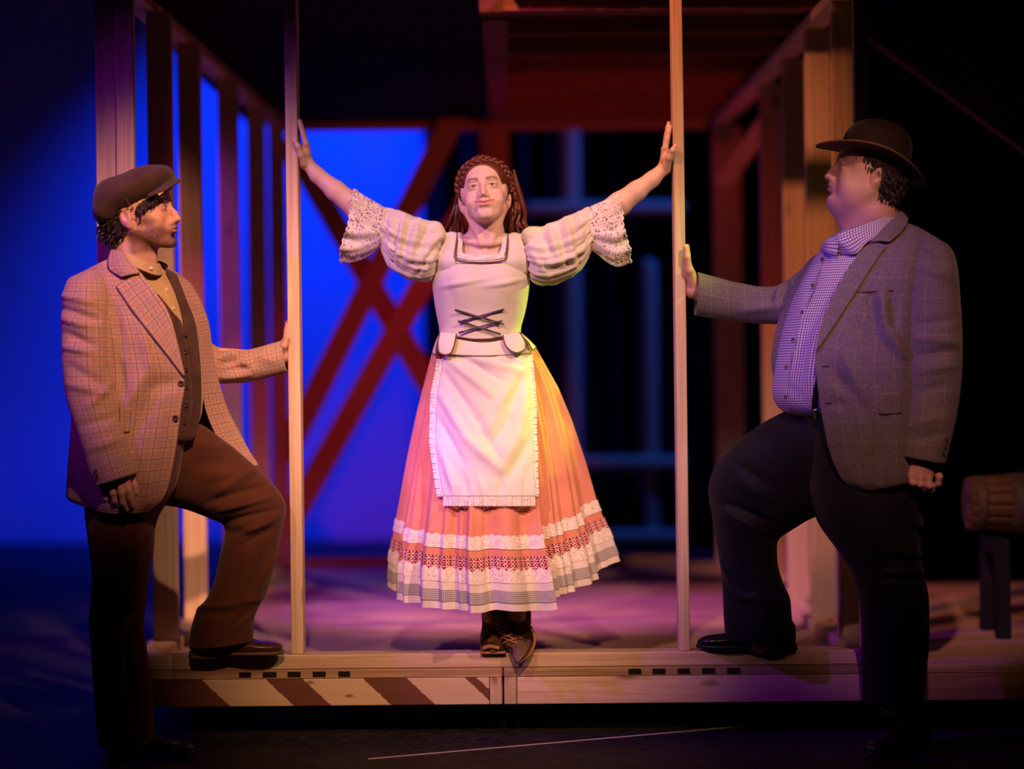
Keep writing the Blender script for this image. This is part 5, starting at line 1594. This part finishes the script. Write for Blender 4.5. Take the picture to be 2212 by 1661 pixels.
patch('visor', [[(318, 420, -.405), (345, 404, -.395), (366, 388, -.35), (372, 384, -.30), (366, 388, -.23), (340, 404, -.19)],
                [(322, 424, -.410), (354, 408, -.402), (378, 392, -.355), (386, 386, -.30), (378, 392, -.225), (345, 408, -.185)],
                [(326, 425, -.408), (358, 409, -.402), (382, 392, -.355), (390, 384, -.30), (382, 392, -.225), (348, 409, -.185)]], M['cap_wool'], cap, 14, 40, thick=0.008)
tube('seam', [P(262, 398, -.412), P(268, 420, -.417), P(276, 436, -.412), P(284, 447, -.405)], 0.0014, M['felt_edge'], cap, 20, 5)
disc('snap', P(376, 376, -.31), 0.004, M['steel'], cap)

# shirt, band collar, vest
limb('shirt', [(262, 562, 350, 580, -.26, .085), (222, 600, 372, 600, -.245, .115), (205, 650, 395, 640, -.24, .135), (200, 720, 424, 720, -.24, .145), (198, 810, 436, 810, -.24, .15), (198, 885, 436, 885, -.24, .15), (200, 925, 425, 925, -.24, .14)],
     M['shirt_tan'], man, 60, 56, key='shirtL', lines=[(345, 600, 378, 690, 5, .003), (330, 610, 360, 680, 5, -.003)], noise=.0015, nf=60)
patch('collar', [[(247, 531, -.25), (250, 533, -.31), (268, 541, -.365), (300, 556, -.372), (330, 567, -.345), (344, 570, -.29), (336, 562, -.22)],
                 [(248, 540, -.25), (252, 544, -.315), (270, 553, -.375), (302, 569, -.382), (334, 581, -.352), (349, 582, -.29), (338, 572, -.215)],
                 [(250, 550, -.25), (254, 555, -.32), (272, 565, -.385), (304, 582, -.392), (338, 594, -.36), (352, 592, -.29), (340, 582, -.21)]], M['shirt_tan'], man, 14, 50, thick=0.003, noise=.002, nf=70)
disc('button', P(327, 579, -.372), 0.0055, M['pearl'], man)
for (x, y) in ((374, 665), (360, 625)):
    disc('button', P(*on('shirtL', x, y, .002)), 0.0055, M['pearl'], man)
def overlay(name, key, ctrl, mat, parent, off, nv=30, nu=16, thick=.003, lines=(), noise=0.0, outkey=None):
    c = [[on(key, x, y, off) for (x, y) in row] for row in ctrl]
    return patch(name, c, mat, parent, nv, nu, thick=thick, lines=lines, noise=noise, key=outkey)
vest = overlay('vest', 'shirtL', [[(285, 632), (315, 632), (343, 636)], [(295, 672), (340, 672), (372, 672)], [(305, 715), (362, 714), (396, 706)], [(315, 800), (368, 800), (410, 800)], [(315, 880), (368, 888), (414, 888)], [(318, 940), (350, 958), (386, 958)]], M['vest'], man, .010, outkey='vestL', noise=.001)
overlay('vest', 'shirtL', [[(358, 580), (368, 584), (382, 592)], [(382, 640), (394, 642), (404, 650)], [(397, 702), (412, 702), (424, 705)], [(404, 800), (422, 800), (434, 800)], [(406, 880), (424, 885), (434, 885)], [(384, 950), (404, 952), (420, 948)]], M['vest'], man, .006, noise=.001)
for y in (722, 760, 798, 836, 874, 912):
    disc('button', P(*on('vestL', 402 if y < 880 else 399, y, .003)), 0.0062, M['button'], vest)

# trousers
trousers = limb('trousers', [(200, 890, 425, 895, -.245, .142), (196, 935, 412, 935, -.26, .142), (192, 985, 395, 985, -.28, .135), (186, 1050, 380, 1050, -.30, .13), (184, 1100, 358, 1088, -.31, .12), (188, 1140, 337, 1132, -.31, .112), (196, 1195, 330, 1195, -.31, .105), (200, 1275, 318, 1275, -.31, .10), (193, 1338, 309, 1345, -.31, .098),
                 (197, 1400, 317, 1405, -.31, .098), (201, 1460, 326, 1470, -.31, .10), (208, 1530, 331, 1540, -.31, .10), (214, 1608, 334, 1612, -.31, .10)], M['brown_wool'], man, 90, 56,
     lines=[(318, 1290, 255, 1345, 8, .008), (312, 1310, 265, 1380, 7, -.008), (300, 1140, 290, 1300, 6, .004), (305, 1360, 312, 1460, 6, .006), (270, 1380, 290, 1560, 8, -.006), (230, 1290, 260, 1330, 8, .006)], noise=.0025, nf=26, seed=4)
trousers['label'] = 'dark brown wool trousers'
limb('trouser_leg', [(395, 905, 270, 1050, -.22, .12), (440, 920, 330, 1085, -.18, .115), (485, 952, 385, 1096, -.13, .110), (535, 993, 420, 1106, -.10, .105), (580, 1035, 456, 1120, -.08, .100), (608, 1072, 476, 1130, -.07, .095), (617, 1100, 486, 1142, -.065, .092), (612, 1135, 484, 1165, -.06, .088), (604, 1170, 476, 1196, -.06, .085),
                      (591, 1230, 464, 1252, -.06, .080), (576, 1280, 448, 1290, -.06, .080), (560, 1310, 426, 1316, -.06, .082), (550, 1335, 417, 1340, -.06, .085), (548, 1362, 411, 1366, -.06, .086), (546, 1384, 409, 1398, -.06, .088)], M['brown_wool'], trousers, 120, 56,
     lines=[(470, 1060, 560, 1010, 7, .009), (450, 1085, 570, 1050, 6, -.010), (475, 1100, 585, 1075, 6, .010), (480, 1130, 600, 1100, 7, -.007), (510, 1160, 600, 1115, 7, .009), (495, 1150, 540, 1155, 9, -.007), (520, 1180, 590, 1140, 6, -.008),
            (525, 1190, 520, 1290, 4, .004), (585, 1180, 530, 1300, 8, -.007), (600, 1190, 555, 1270, 7, .008), (430, 1315, 510, 1305, 7, .008), (440, 1328, 500, 1322, 8, -.006), (520, 1300, 560, 1290, 8, .008), (470, 1390, 540, 1320, 6, -.010), (478, 1380, 550, 1318, 6, .010), (400, 960, 500, 965, 8, .006), (420, 1000, 520, 1000, 7, -.006), (440, 1030, 540, 1020, 6, .006)], noise=.0022, nf=30, seed=8)
shoe(man, 411, 611, 1416, -.045, M['shoe_brown'], M['sole_brown'], 'polished brown leather shoe on the sill', 1.0, 0.98, zbase=ZS)
shoe(man, 232, 420, 1640, -.31, M['shoe_black'], M['sole_black'], 'dark shoe on the stage floor', zbase=0.0)

# jacket
JL = [[(262, 548, -.33), (240, 556, -.345), (205, 572, -.345), (165, 594, -.27), (190, 585, -.14), (300, 575, -.08), (385, 592, -.08), (350, 572, -.17)],
      [(312, 610, -.395), (270, 612, -.405), (210, 612, -.41), (150, 628, -.28), (180, 620, -.10), (310, 620, -.03), (415, 618, -.09), (374, 618, -.21)],
      [(362, 700, -.405), (310, 700, -.435), (230, 700, -.44), (155, 700, -.27), (190, 700, -.08), (330, 700, -.01), (446, 690, -.08), (413, 700, -.205)],
      [(398, 811, -.405), (335, 812, -.44), (240, 812, -.45), (160, 812, -.28), (200, 812, -.09), (340, 812, -.02), (461, 790, -.07), (434, 790, -.19)],
      [(391, 888, -.415), (330, 895, -.45), (235, 900, -.455), (155, 900, -.28), (200, 900, -.08), (350, 890, -.01), (488, 880, -.06), (447, 890, -.165)],
      [(378, 985, -.42), (315, 990, -.46), (225, 990, -.465), (148, 990, -.28), (200, 985, -.07), (370, 960, .0), (527, 958, -.05), (487, 970, -.13)],
      [(358, 1068, -.42), (300, 1078, -.46), (220, 1078, -.46), (143, 1064, -.28), (200, 1060, -.07), (380, 1000, .0), (548, 1000, -.05), (530, 998, -.10)],
      [(322, 1106, -.42), (285, 1109, -.455), (220, 1107, -.45), (146, 1079, -.28), (200, 1075, -.07), (385, 1010, .0), (547, 1007, -.05), (537, 1005, -.10)]]
jacket = patch('jacket', JL, M['plaid'], man, 110, 150, thick=.005, key='jkL', face=False,
      lines=[(320, 790, 260, 900, 16, .010), (345, 820, 280, 960, 12, -.006), (390, 820, 330, 840, 14, -.008), (300, 700, 330, 800, 14, .008), (260, 780, 270, 860, 8, -.008), (300, 930, 320, 1080, 14, .006), (250, 650, 262, 760, 10, -.008)], noise=.0015, nf=30)
jacket['label'] = 'brown plaid tweed jacket worn open'
overlay('lapel', 'jkL', [[(250, 618), (276, 602), (304, 588)], [(284, 668), (309, 647), (334, 629)], [(322, 717), (343, 696), (364, 675)], [(361, 766), (372, 752), (383, 738)], [(397, 812), (398, 811), (399, 809)]], M['plaid'], jacket, .012, 40, 14, thick=.004)
patch('collar', [[(243, 536, -.29), (247, 533, -.25), (262, 537, -.20)], [(238, 543, -.345), (252, 541, -.352), (266, 543, -.36)], [(233, 562, -.372), (256, 560, -.392), (281, 564, -.398)], [(236, 582, -.392), (262, 580, -.412), (297, 581, -.408)], [(262, 598, -.415), (276, 594, -.418), (303, 588, -.412)]], M['plaid'], jacket, 30, 14, thick=.004)
patch('lapel', [[(341, 563, -.19), (352, 566, -.20), (362, 572, -.215)], [(370, 590, -.15), (376, 605, -.19), (376, 612, -.228)], [(408, 640, -.14), (404, 655, -.185), (396, 658, -.228)], [(432, 690, -.14), (424, 700, -.17), (414, 702, -.222)], [(440, 760, -.14), (434, 765, -.17), (430, 765, -.205)]], M['plaid'], jacket, 30, 12, thick=.004)
for (x, y) in ((391, 828), (379, 903)):
    disc('button', P(*on('jkL', x, y, .004)), 0.0095, M['button'], jacket)
overlay('pocket_flap', 'jkL', [[(258, 878), (272, 879), (286, 880)], [(258, 905), (272, 907), (285, 908)], [(259, 930), (270, 934), (281, 932)]], M['plaid'], jacket, .006, 14, 10, thick=.005)
near_l = limb('sleeve', [(172, 590, 214, 582, -.36, .040), (148, 604, 232, 604, -.385, .066), (137, 640, 240, 640, -.41, .076), (133, 690, 244, 690, -.425, .080), (134, 750, 246, 750, -.435, .080), (136, 805, 247, 805, -.44, .078), (147, 874, 255, 868, -.45, .074), (170, 946, 268, 930, -.465, .068), (190, 1015, 284, 984, -.475, .062), (204, 1052, 296, 1022, -.48, .058)],
     M['plaid'], jacket, 110, 64, cap=False, thick=.004, key='slL', uscale=.40,
     lines=[(140, 640, 200, 655, 7, .010), (138, 668, 210, 690, 7, -.011), (140, 690, 190, 705, 6, .009), (142, 720, 200, 745, 8, -.010), (140, 750, 190, 760, 6, .007), (150, 790, 235, 840, 9, -.006), (150, 830, 230, 850, 8, .007), (240, 830, 190, 880, 8, .006), (175, 920, 250, 900, 8, -.006), (190, 970, 260, 950, 8, .005), (235, 660, 240, 800, 6, -.006)], noise=.0018, nf=40)
for (x, y) in ((203, 1018), (206, 1030)):
    disc('button', P(*on('slL', x + 4, y, .003)), 0.0060, M['button'], jacket)
limb('sleeve', [(370, 640, 380, 800, -.11, .08), (425, 705, 430, 822, -.07, .07), (460, 743, 470, 828, -.045, .062), (500, 757, 520, 827, -.02, .060), (530, 756, 546, 823, -.005, .060), (557, 750, 572, 818, .01, .058), (610, 735, 622, 804, .035, .054)],
     M['plaid'], jacket, 70, 56, cap=False, thick=.004, uscale=.36,
     lines=[(470, 770, 520, 765, 7, .010), (480, 785, 530, 775, 6, -.010), (510, 775, 545, 795, 7, .010), (490, 800, 550, 790, 7, -.008), (470, 815, 540, 808, 7, .007), (548, 765, 590, 780, 7, .006)], noise=.0015, nf=40)

# ================================================================ the man at right in hat and grey jacket
SKR_ = (0.62, 0.36, 0.27)
HMR = anchor((0, -0.121, -0.027), 1781, 381, -0.30, -92, 15.0, 0, 1.10)
exr = [('cone', P(1885, 430, -.285), P(1895, 540, -.26), 0.074, 0.090, 0.03), ('cone', P(1835, 450, -.29), P(1860, 520, -.28), 0.040, 0.055, 0.04)]
hr_ = make_head(SKR_, (0.48, 0.20, 0.18), (0.02, 0.014, 0.012), iris=(0.02, 0.015, 0.012), neck_r=0.062, neck_to=(0, 0.03, -0.09), jaw=1.08, cheek=1.2, double=0.6, nose=1.0, brow_w=1.2,
                extra=exr, M4=HMR, lohi=((-0.12, -0.145, -0.22), (0.12, 0.20, 0.14)), h=0.0019, squint=0.6)
pr_ = [(place(hr_[0], HMR), hr_[1], hr_[2])]
hand = [{'p': [(1992, 965, -.47, .030), (1992, 1000, -.48, .031)], 'k': .02},
        {'p': [(1982, 1000, -.485, .026), (1972, 1026, -.487, .016)], 'k': .012}, {'p': [(1990, 1000, -.49, .026), (1988, 1028, -.495, .016)], 'k': .012}, {'p': [(2000, 1000, -.49, .026), (2005, 1028, -.492, .016)], 'k': .012}, {'p': [(2008, 998, -.48, .024), (2022, 1018, -.482, .014)], 'k': .012},
        {'p': [(1970, 1028, -.488, .0125), (1972, 1042, -.490, .0118), (1977, 1050, -.475, .0105), (1980, 1042, -.458, .0095)], 'k': .004},
        {'p': [(1987, 1030, -.497, .0125), (1989, 1046, -.498, .0120), (1993, 1055, -.482, .0105), (1995, 1046, -.462, .0095)], 'k': .004},
        {'p': [(2004, 1030, -.495, .0125), (2008, 1049, -.496, .0118), (2012, 1058, -.480, .0105), (2012, 1048, -.462, .0095)], 'k': .004},
        {'p': [(2023, 1016, -.484, .0118), (2029, 1030, -.486, .0112), (2027, 1044, -.478, .0100), (2021, 1048, -.464, .0090)], 'k': .004},
        {'p': [(1975, 1000, -.455, .016), (1966, 1020, -.445, .0130), (1968, 1036, -.445, .0115), (1976, 1048, -.448, .0095)], 'k': .006}]
Vq, Fq = sdf_px(hand, 0.0026); pr_.append((Vq, Fq, nails_tint(Vq, SKR_, [])))
hand = [{'p': [(1520, 636, .035, .030), (1500, 622, .038, .030)], 'k': .02}, {'p': [(1500, 622, .03, .027), (1489, 592, .02, .019), (1485, 570, .015, .014)], 'k': .012}, {'p': [(1500, 622, .045, .027), (1490, 592, .06, .018), (1486, 572, .065, .013)], 'k': .012}, {'p': [(1494, 630, .03, .022), (1488, 600, .04, .016)], 'k': .01},
        {'p': [(1486, 572, .012, .0115), (1485, 556, .010, .0105), (1484, 540, .010, .0085)], 'k': .003}, {'p': [(1486, 570, .034, .0115), (1485, 550, .034, .0105), (1484, 532, .034, .0085)], 'k': .003},
        {'p': [(1486, 572, .056, .0112), (1485, 553, .058, .0100), (1484, 536, .058, .0080)], 'k': .003}, {'p': [(1487, 578, .074, .0100), (1485, 562, .078, .0090), (1484, 548, .078, .0072)], 'k': .003},
        {'p': [(1496, 612, .012, .0160), (1489, 584, -.012, .0130), (1484, 556, -.020, .0108), (1481, 534, -.020, .0085)], 'k': .007}]
Vq, Fq = sdf_px(hand, 0.0026); pr_.append((Vq, Fq, nails_tint(Vq, SKR_, [(1480, 530, -.026)])))
core = [{'p': [(1890, 580, -.25, .11), (1850, 720, -.24, .14), (1850, 850, -.24, .15), (1860, 930, -.24, .13)], 'k': .05},
        {'p': [(1985, 590, -.36, .06), (2010, 780, -.45, .05), (1993, 965, -.47, .034)], 'k': .02},
        {'p': [(1800, 620, -.16, .055), (1690, 657, -.045, .040), (1600, 655, .010, .036), (1520, 636, .035, .030)], 'k': .02},
        {'p': [(1890, 960, -.30, .12), (1930, 1250, -.31, .075), (1930, 1515, -.31, .05)], 'k': .03},
        {'p': [(1830, 985, -.18, .12), (1612, 1070, -.05, .075), (1640, 1380, .0, .05)], 'k': .03}]
Vc, Fc = sdf_px(core, 0.011); pr_.append((Vc, Fc, SKR_))
V_, F_, C_ = join(pr_)
man2 = link('person', mesh_from('heavy_man_body', V_, F_, cols=C_), M['skin'])
tag(man2, 'heavy-set person in dark brimmed hat and grey jacket, leaning a hand on the stud', 'person')

# hair
hp = hair_shell(HMR, .006, 1, 520, .022, .0015, .0028, 21)
Vh, Fh, _ = join(hp)
hh = link('hair', mesh_from('short_dark_hair', Vh, Fh), M['hair_dark'], man2); hh['label'] = 'short dark hair below the hat'

# brimmed hat
hat = limb('hat', [(1821, 307, 1963, 360, -.30, .100), (1823, 297, 1968, 343, -.30, .104), (1829, 284, 1969, 318, -.30, .103), (1840, 271, 1963, 296, -.30, .096), (1856, 261, 1950, 279, -.30, .078), (1872, 257, 1932, 268, -.30, .052), (1890, 257, 1908, 261, -.30, .015)], M['felt'], man2, 60, 64, 2.2,
           lines=[(1870, 262, 1930, 275, 8, -.010)])
hat['label'] = 'dark brown felt hat with bound brim'
n = 96; th = np.linspace(0, 2 * np.pi, n, endpoint=False)
c0 = np.array(P(1885, 338, -.30)); ax = np.array(P(1995, 398, -.30)) - np.array(P(1766, 310, -.30)); La = np.linalg.norm(ax) / 2; ax /= 2 * La
c0 = (np.array(P(1995, 398, -.30)) + np.array(P(1766, 310, -.30))) / 2
up = np.cross(np.array([0, 1.0, 0]), ax); up = up if up[2] > 0 else -up
rows = []
for q in np.linspace(0.55, 1.0, 14):
    x = np.cos(th) * La * q; y = np.sin(th) * 0.158 * q
    zz = 0.030 * (np.sin(th) ** 2) * (q ** 2) + 0.010 - 0.006 * (q - .55) - 0.014 * np.cos(th) ** 2 * (q > .0) * q ** 3 + 0.012 * np.cos(th) * 0
    rows.append(c0 + x[:, None] * ax + y[:, None] * np.array([0, 1.0, 0]) + zz[:, None] * up)
rows = np.array(rows)
grid_obj('brim', rows, M['felt'], hat, True, thick=.004)
tube('brim_binding', rows[-1], 0.0034, M['felt_edge'], hat, 120, 7, True)
tube('hat_band', rings([(1820, 309, 1963, 362, -.30, .1015)], 2, 64)[0] if False else rings([(1820, 309, 1963, 362, -.30, .1015), (1821, 305, 1965, 356, -.30, .1025)], 2, 64)[0], 0.0045, M['belt'], hat, 100, 6, True)

# shirt
shirtR = limb('shirt', [(1812, 500, 1935, 470, -.27, .095), (1790, 520, 1960, 505, -.265, .12), (1758, 560, 2000, 560, -.25, .175), (1733, 605, 2010, 605, -.245, .20), (1710, 655, 2010, 655, -.24, .21), (1690, 720, 2010, 720, -.24, .218), (1678, 780, 2010, 780, -.24, .222), (1671, 825, 2010, 825, -.24, .225), (1671, 855, 2010, 855, -.24, .222), (1680, 877, 2005, 877, -.24, .212), (1700, 892, 1985, 892, -.24, .19), (1730, 898, 1960, 900, -.24, .15)],
              M['gingham'], man2, 110, 96, key='shR', uscale=1.35, lines=[(1745, 640, 1722, 760, 7, .004), (1740, 700, 1725, 840, 8, -.005), (1755, 720, 1748, 830, 6, .007), (1700, 830, 1740, 870, 8, -.004), (1760, 600, 1740, 660, 6, -.004)], noise=.001, nf=40)
shirtR['label'] = 'gingham button-up shirt'
plk = [(1776, 545), (1755, 616), (1733, 674), (1714, 734), (1700, 793), (1695, 850), (1702, 888)]
tube('placket_edge', [P(*on('shR', x + 7, y, .002)) for x, y in plk], 0.0014, M['gingham'], shirtR, 50, 5)
for (x, y) in ((1776, 560), (1755, 616), (1733, 674), (1713, 734), (1698, 793), (1697, 857)):
    disc('button', P(*on('shR', x, y, .002)), 0.0055, M['button'], shirtR)
patch('collar', [[(1931, 452, -.20), (1934, 455, -.30), (1905, 468, -.372), (1868, 483, -.395), (1815, 502, -.385), (1800, 508, -.35)], [(1940, 462, -.20), (1943, 466, -.31), (1912, 482, -.392), (1868, 500, -.415), (1820, 522, -.408), (1795, 522, -.36)], [(1946, 474, -.20), (1948, 478, -.32), (1910, 500, -.408), (1872, 524, -.428), (1848, 548, -.425), (1812, 548, -.38)]], M['gingham'], shirtR, 26, 60, thick=.003)
patch('collar', [[(1815, 503, -.375), (1798, 510, -.33), (1790, 514, -.26), (1800, 508, -.20)], [(1812, 520, -.395), (1785, 522, -.345), (1778, 524, -.26), (1792, 520, -.19)], [(1808, 552, -.40), (1783, 544, -.355), (1772, 536, -.26), (1786, 532, -.18)]], M['gingham'], shirtR, 20, 30, thick=.003)

# trousers
tr2 = limb('trousers', [(1720, 885, 2005, 885, -.24, .19), (1735, 930, 2015, 930, -.26, .19), (1742, 1000, 2012, 1000, -.28, .185), (1750, 1070, 2000, 1070, -.30, .175), (1768, 1130, 1993, 1120, -.31, .16), (1810, 1190, 1986, 1190, -.31, .14), (1840, 1238, 1994, 1234, -.31, .128), (1855, 1290, 2005, 1290, -.31, .122), (1862, 1350, 2006, 1362, -.31, .12), (1863, 1430, 2001, 1436, -.31, .12), (1864, 1515, 1992, 1524, -.31, .118)], M['charcoal'], man2, 90, 56,
     lines=[(1905, 1190, 1985, 1196, 5, .008), (1905, 1204, 1985, 1210, 5, -.008), (1905, 1236, 1990, 1240, 5, .009), (1920, 1248, 1995, 1250, 5, -.008), (1905, 1262, 1995, 1262, 5, .006), (1910, 1270, 2000, 1325, 6, .006), (1950, 1120, 1995, 1140, 6, .006), (1940, 1150, 1995, 1160, 6, -.005)], noise=.002, nf=24, seed=5)
tr2['label'] = 'dark charcoal trousers'
limb('trouser_leg', [(1775, 870, 1880, 1060, -.24, .16), (1712, 882, 1790, 1105, -.20, .15), (1650, 912, 1748, 1122, -.15, .14), (1592, 955, 1722, 1138, -.11, .13), (1550, 1000, 1700, 1152, -.07, .125), (1533, 1038, 1686, 1162, -.05, .118), (1531, 1072, 1680, 1172, -.04, .112), (1540, 1123, 1679, 1190, -.03, .106), (1551, 1188, 1681, 1222, -.01, .10), (1559, 1245, 1692, 1260, 0.0, .098), (1562, 1295, 1706, 1292, .0, .10), (1564, 1340, 1710, 1336, .0, .102), (1568, 1380, 1718, 1380, .0, .10)], M['charcoal'], tr2, 110, 56,
     lines=[(1560, 1100, 1650, 1150, 8, .010), (1575, 1090, 1670, 1130, 8, -.010), (1560, 1210, 1600, 1290, 8, .009), (1600, 1290, 1690, 1300, 8, .009), (1580, 1240, 1640, 1330, 8, -.008), (1600, 1040, 1660, 1080, 9, .007), (1590, 1000, 1680, 1060, 9, -.006)], noise=.002, nf=24, seed=6)
tube('belt', rings([(1716, 893, 2000, 893, -.24, .19), (1716, 896, 2000, 896, -.24, .19)], 2, 60)[0], 0.010, M['belt'], tr2, 100, 6, True)
tube('suspender_strap', [P(*on('shR', x, y, .008)) for x, y in ((1770, 812), (1764, 840), (1760, 870), (1761, 888))], 0.010, M['belt'], tr2, 24, 6, flat=.3)
tube('suspender_clip', [P(*on('shR', x, y, .016)) for x, y in ((1761, 884), (1763, 894), (1765, 904))], 0.0070, M['steel'], tr2, 14, 8, flat=.5)
shoe(man2, 1719, 1507, 1408, .015, M['shoe_black'], M['sole_black'], 'polished black shoe on the platform edge', 1.05, 1.0, zbase=ZS)
shoe(man2, 2000, 1840, 1600, -.31, M['shoe_black'], M['sole_black'], 'black shoe on the stage floor', 1.05, zbase=0.0, yaw=0.5)

# jacket
JR = [[(1932, 470, -.365), (1960, 481, -.38), (1995, 496, -.38), (2040, 526, -.28), (2010, 515, -.14), (1880, 520, -.08), (1785, 536, -.10), (1800, 533, -.17)],
      [(1852, 556, -.435), (1910, 560, -.46), (1985, 560, -.465), (2060, 577, -.28), (2020, 570, -.10), (1860, 580, -.02), (1740, 577, -.09), (1758, 573, -.17)],
      [(1796, 645, -.455), (1870, 655, -.490), (1970, 655, -.495), (2060, 655, -.28), (2010, 660, -.08), (1840, 660, .0), (1699, 657, -.08), (1717, 655, -.16)],
      [(1762, 754, -.475), (1840, 760, -.515), (1960, 760, -.515), (2055, 760, -.28), (2005, 760, -.07), (1820, 760, .02), (1675, 757, -.08), (1689, 757, -.15)],
      [(1766, 832, -.485), (1840, 835, -.52), (1960, 835, -.52), (2052, 835, -.28), (2005, 835, -.06), (1820, 830, .03), (1678, 810, -.05), (1688, 812, -.12)],
      [(1777, 906, -.475), (1850, 910, -.515), (1960, 910, -.515), (2050, 905, -.28), (2005, 905, -.06), (1830, 900, .03), (1700, 880, .0), (1710, 880, -.07)],
      [(1793, 979, -.465), (1860, 985, -.508), (1960, 980, -.503), (2050, 975, -.28), (2005, 975, -.06), (1840, 960, .03), (1720, 930, .02), (1730, 930, -.03)],
      [(1817, 1033, -.458), (1870, 1040, -.50), (1960, 1030, -.49), (2053, 1012, -.28), (2005, 1010, -.06), (1850, 1000, .03), (1730, 960, .02), (1740, 960, -.02)],
      [(1848, 1057, -.46), (1885, 1058, -.49), (1960, 1044, -.48), (2055, 1021, -.28), (2005, 1020, -.06), (1850, 1005, .03), (1732, 965, .02), (1742, 965, -.02)]]
jk2 = patch('jacket', JR, M['windowpane'], man2, 110, 150, thick=.005, key='jkR', face=False,
      lines=[(1880, 640, 1890, 720, 9, -.014), (1890, 720, 1935, 780, 9, -.010), (1905, 630, 1912, 700, 8, .014), (1912, 700, 1950, 770, 8, .012), (1925, 620, 1935, 700, 8, -.012), (1850, 700, 1900, 770, 14, -.008), (1800, 800, 1830, 850, 14, -.010), (1820, 760, 1870, 860, 12, .008), (1860, 900, 1880, 1040, 10, .006), (1890, 920, 1900, 1040, 8, -.006), (1800, 870, 1830, 880, 12, -.006)], noise=.0015, nf=26)
jk2['label'] = 'grey windowpane check jacket worn open'
overlay('lapel', 'jkR', [[(1914, 530), (1895, 525), (1873, 530)], [(1884, 572), (1862, 564), (1838, 570)], [(1848, 630), (1826, 622), (1801, 636)], [(1806, 694), (1790, 690), (1774, 700)], [(1764, 757), (1763, 756), (1762, 755)]], M['windowpane'], jk2, .016, 40, 14, thick=.006)
patch('collar', [[(1940, 452, -.26), (1945, 452, -.22), (1950, 458, -.18)], [(1938, 462, -.355), (1950, 464, -.362), (1962, 474, -.37)], [(1908, 492, -.408), (1926, 494, -.422), (1946, 502, -.418)], [(1880, 522, -.435), (1900, 520, -.445), (1922, 522, -.444)]], M['windowpane'], jk2, 26, 14, thick=.004)
overlay('pocket_flap', 'jkR', [[(1893, 851), (1915, 849), (1948, 847)], [(1894, 872), (1915, 871), (1948, 869)], [(1898, 893), (1913, 895), (1948, 892)]], M['windowpane'], jk2, .006, 14, 12, thick=.005)
tube('breast_pocket_edge', [P(*on('jkR', x, y, .003)) for x, y in ((1852, 631), (1890, 628), (1930, 626))], 0.0018, M['felt_edge'], jk2, 24, 5)
for (x, y) in ((1783, 791), (1789, 871)):
    tube('buttonhole', [P(*on('jkR', x - 8, y, .002)), P(*on('jkR', x, y, .002)), P(*on('jkR', x + 8, y - 1, .002))], 0.0016, M['button'], jk2, 8, 5)
sl2 = limb('sleeve', [(1985, 500, 2030, 520, -.37, .045), (1972, 532, 2052, 535, -.40, .075), (1962, 575, 2066, 572, -.425, .088), (1952, 640, 2072, 640, -.44, .092), (1949, 710, 2077, 705, -.45, .092), (1950, 780, 2078, 780, -.455, .090), (1953, 858, 2070, 870, -.46, .085), (1948, 930, 2056, 945, -.47, .078), (1942, 984, 2042, 1004, -.475, .072)], M['windowpane'], jk2, 100, 64, cap=False, thick=.004, key='slR', uscale=.46,
     lines=[(1985, 540, 2040, 570, 9, -.008), (2000, 580, 2050, 600, 9, .007), (1975, 700, 2060, 690, 9, -.006), (1980, 730, 2065, 740, 9, .007), (1975, 770, 2060, 760, 9, -.007), (1985, 800, 2065, 790, 8, .007), (1975, 850, 2050, 830, 9, -.005), (1960, 920, 2040, 900, 9, .005), (1970, 950, 2040, 935, 9, -.005)], noise=.0018, nf=30)
for k in range(3):
    disc('button', P(*on('slR', 2038 + 3 * k, 978 - 15 * k, .003)), 0.0060, M['button'], jk2)
limb('sleeve', [(1800, 530, 1800, 740, -.16, .12), (1755, 562, 1745, 712, -.11, .10), (1715, 594, 1712, 704, -.07, .085), (1683, 615, 1685, 700, -.04, .075), (1640, 619, 1640, 699, -.01, .068), (1600, 613, 1604, 696, .01, .064), (1557, 601, 1562, 691, .025, .060), (1507, 588, 1501, 681, .035, .056)], M['windowpane'], jk2, 80, 56, cap=False, thick=.004, uscale=.42,
     lines=[(1690, 615, 1675, 650, 6, .010), (1676, 620, 1660, 650, 6, -.010), (1700, 605, 1690, 640, 6, -.010), (1640, 625, 1560, 612, 7, .005), (1690, 660, 1600, 670, 9, .006)], noise=.0018, nf=30)
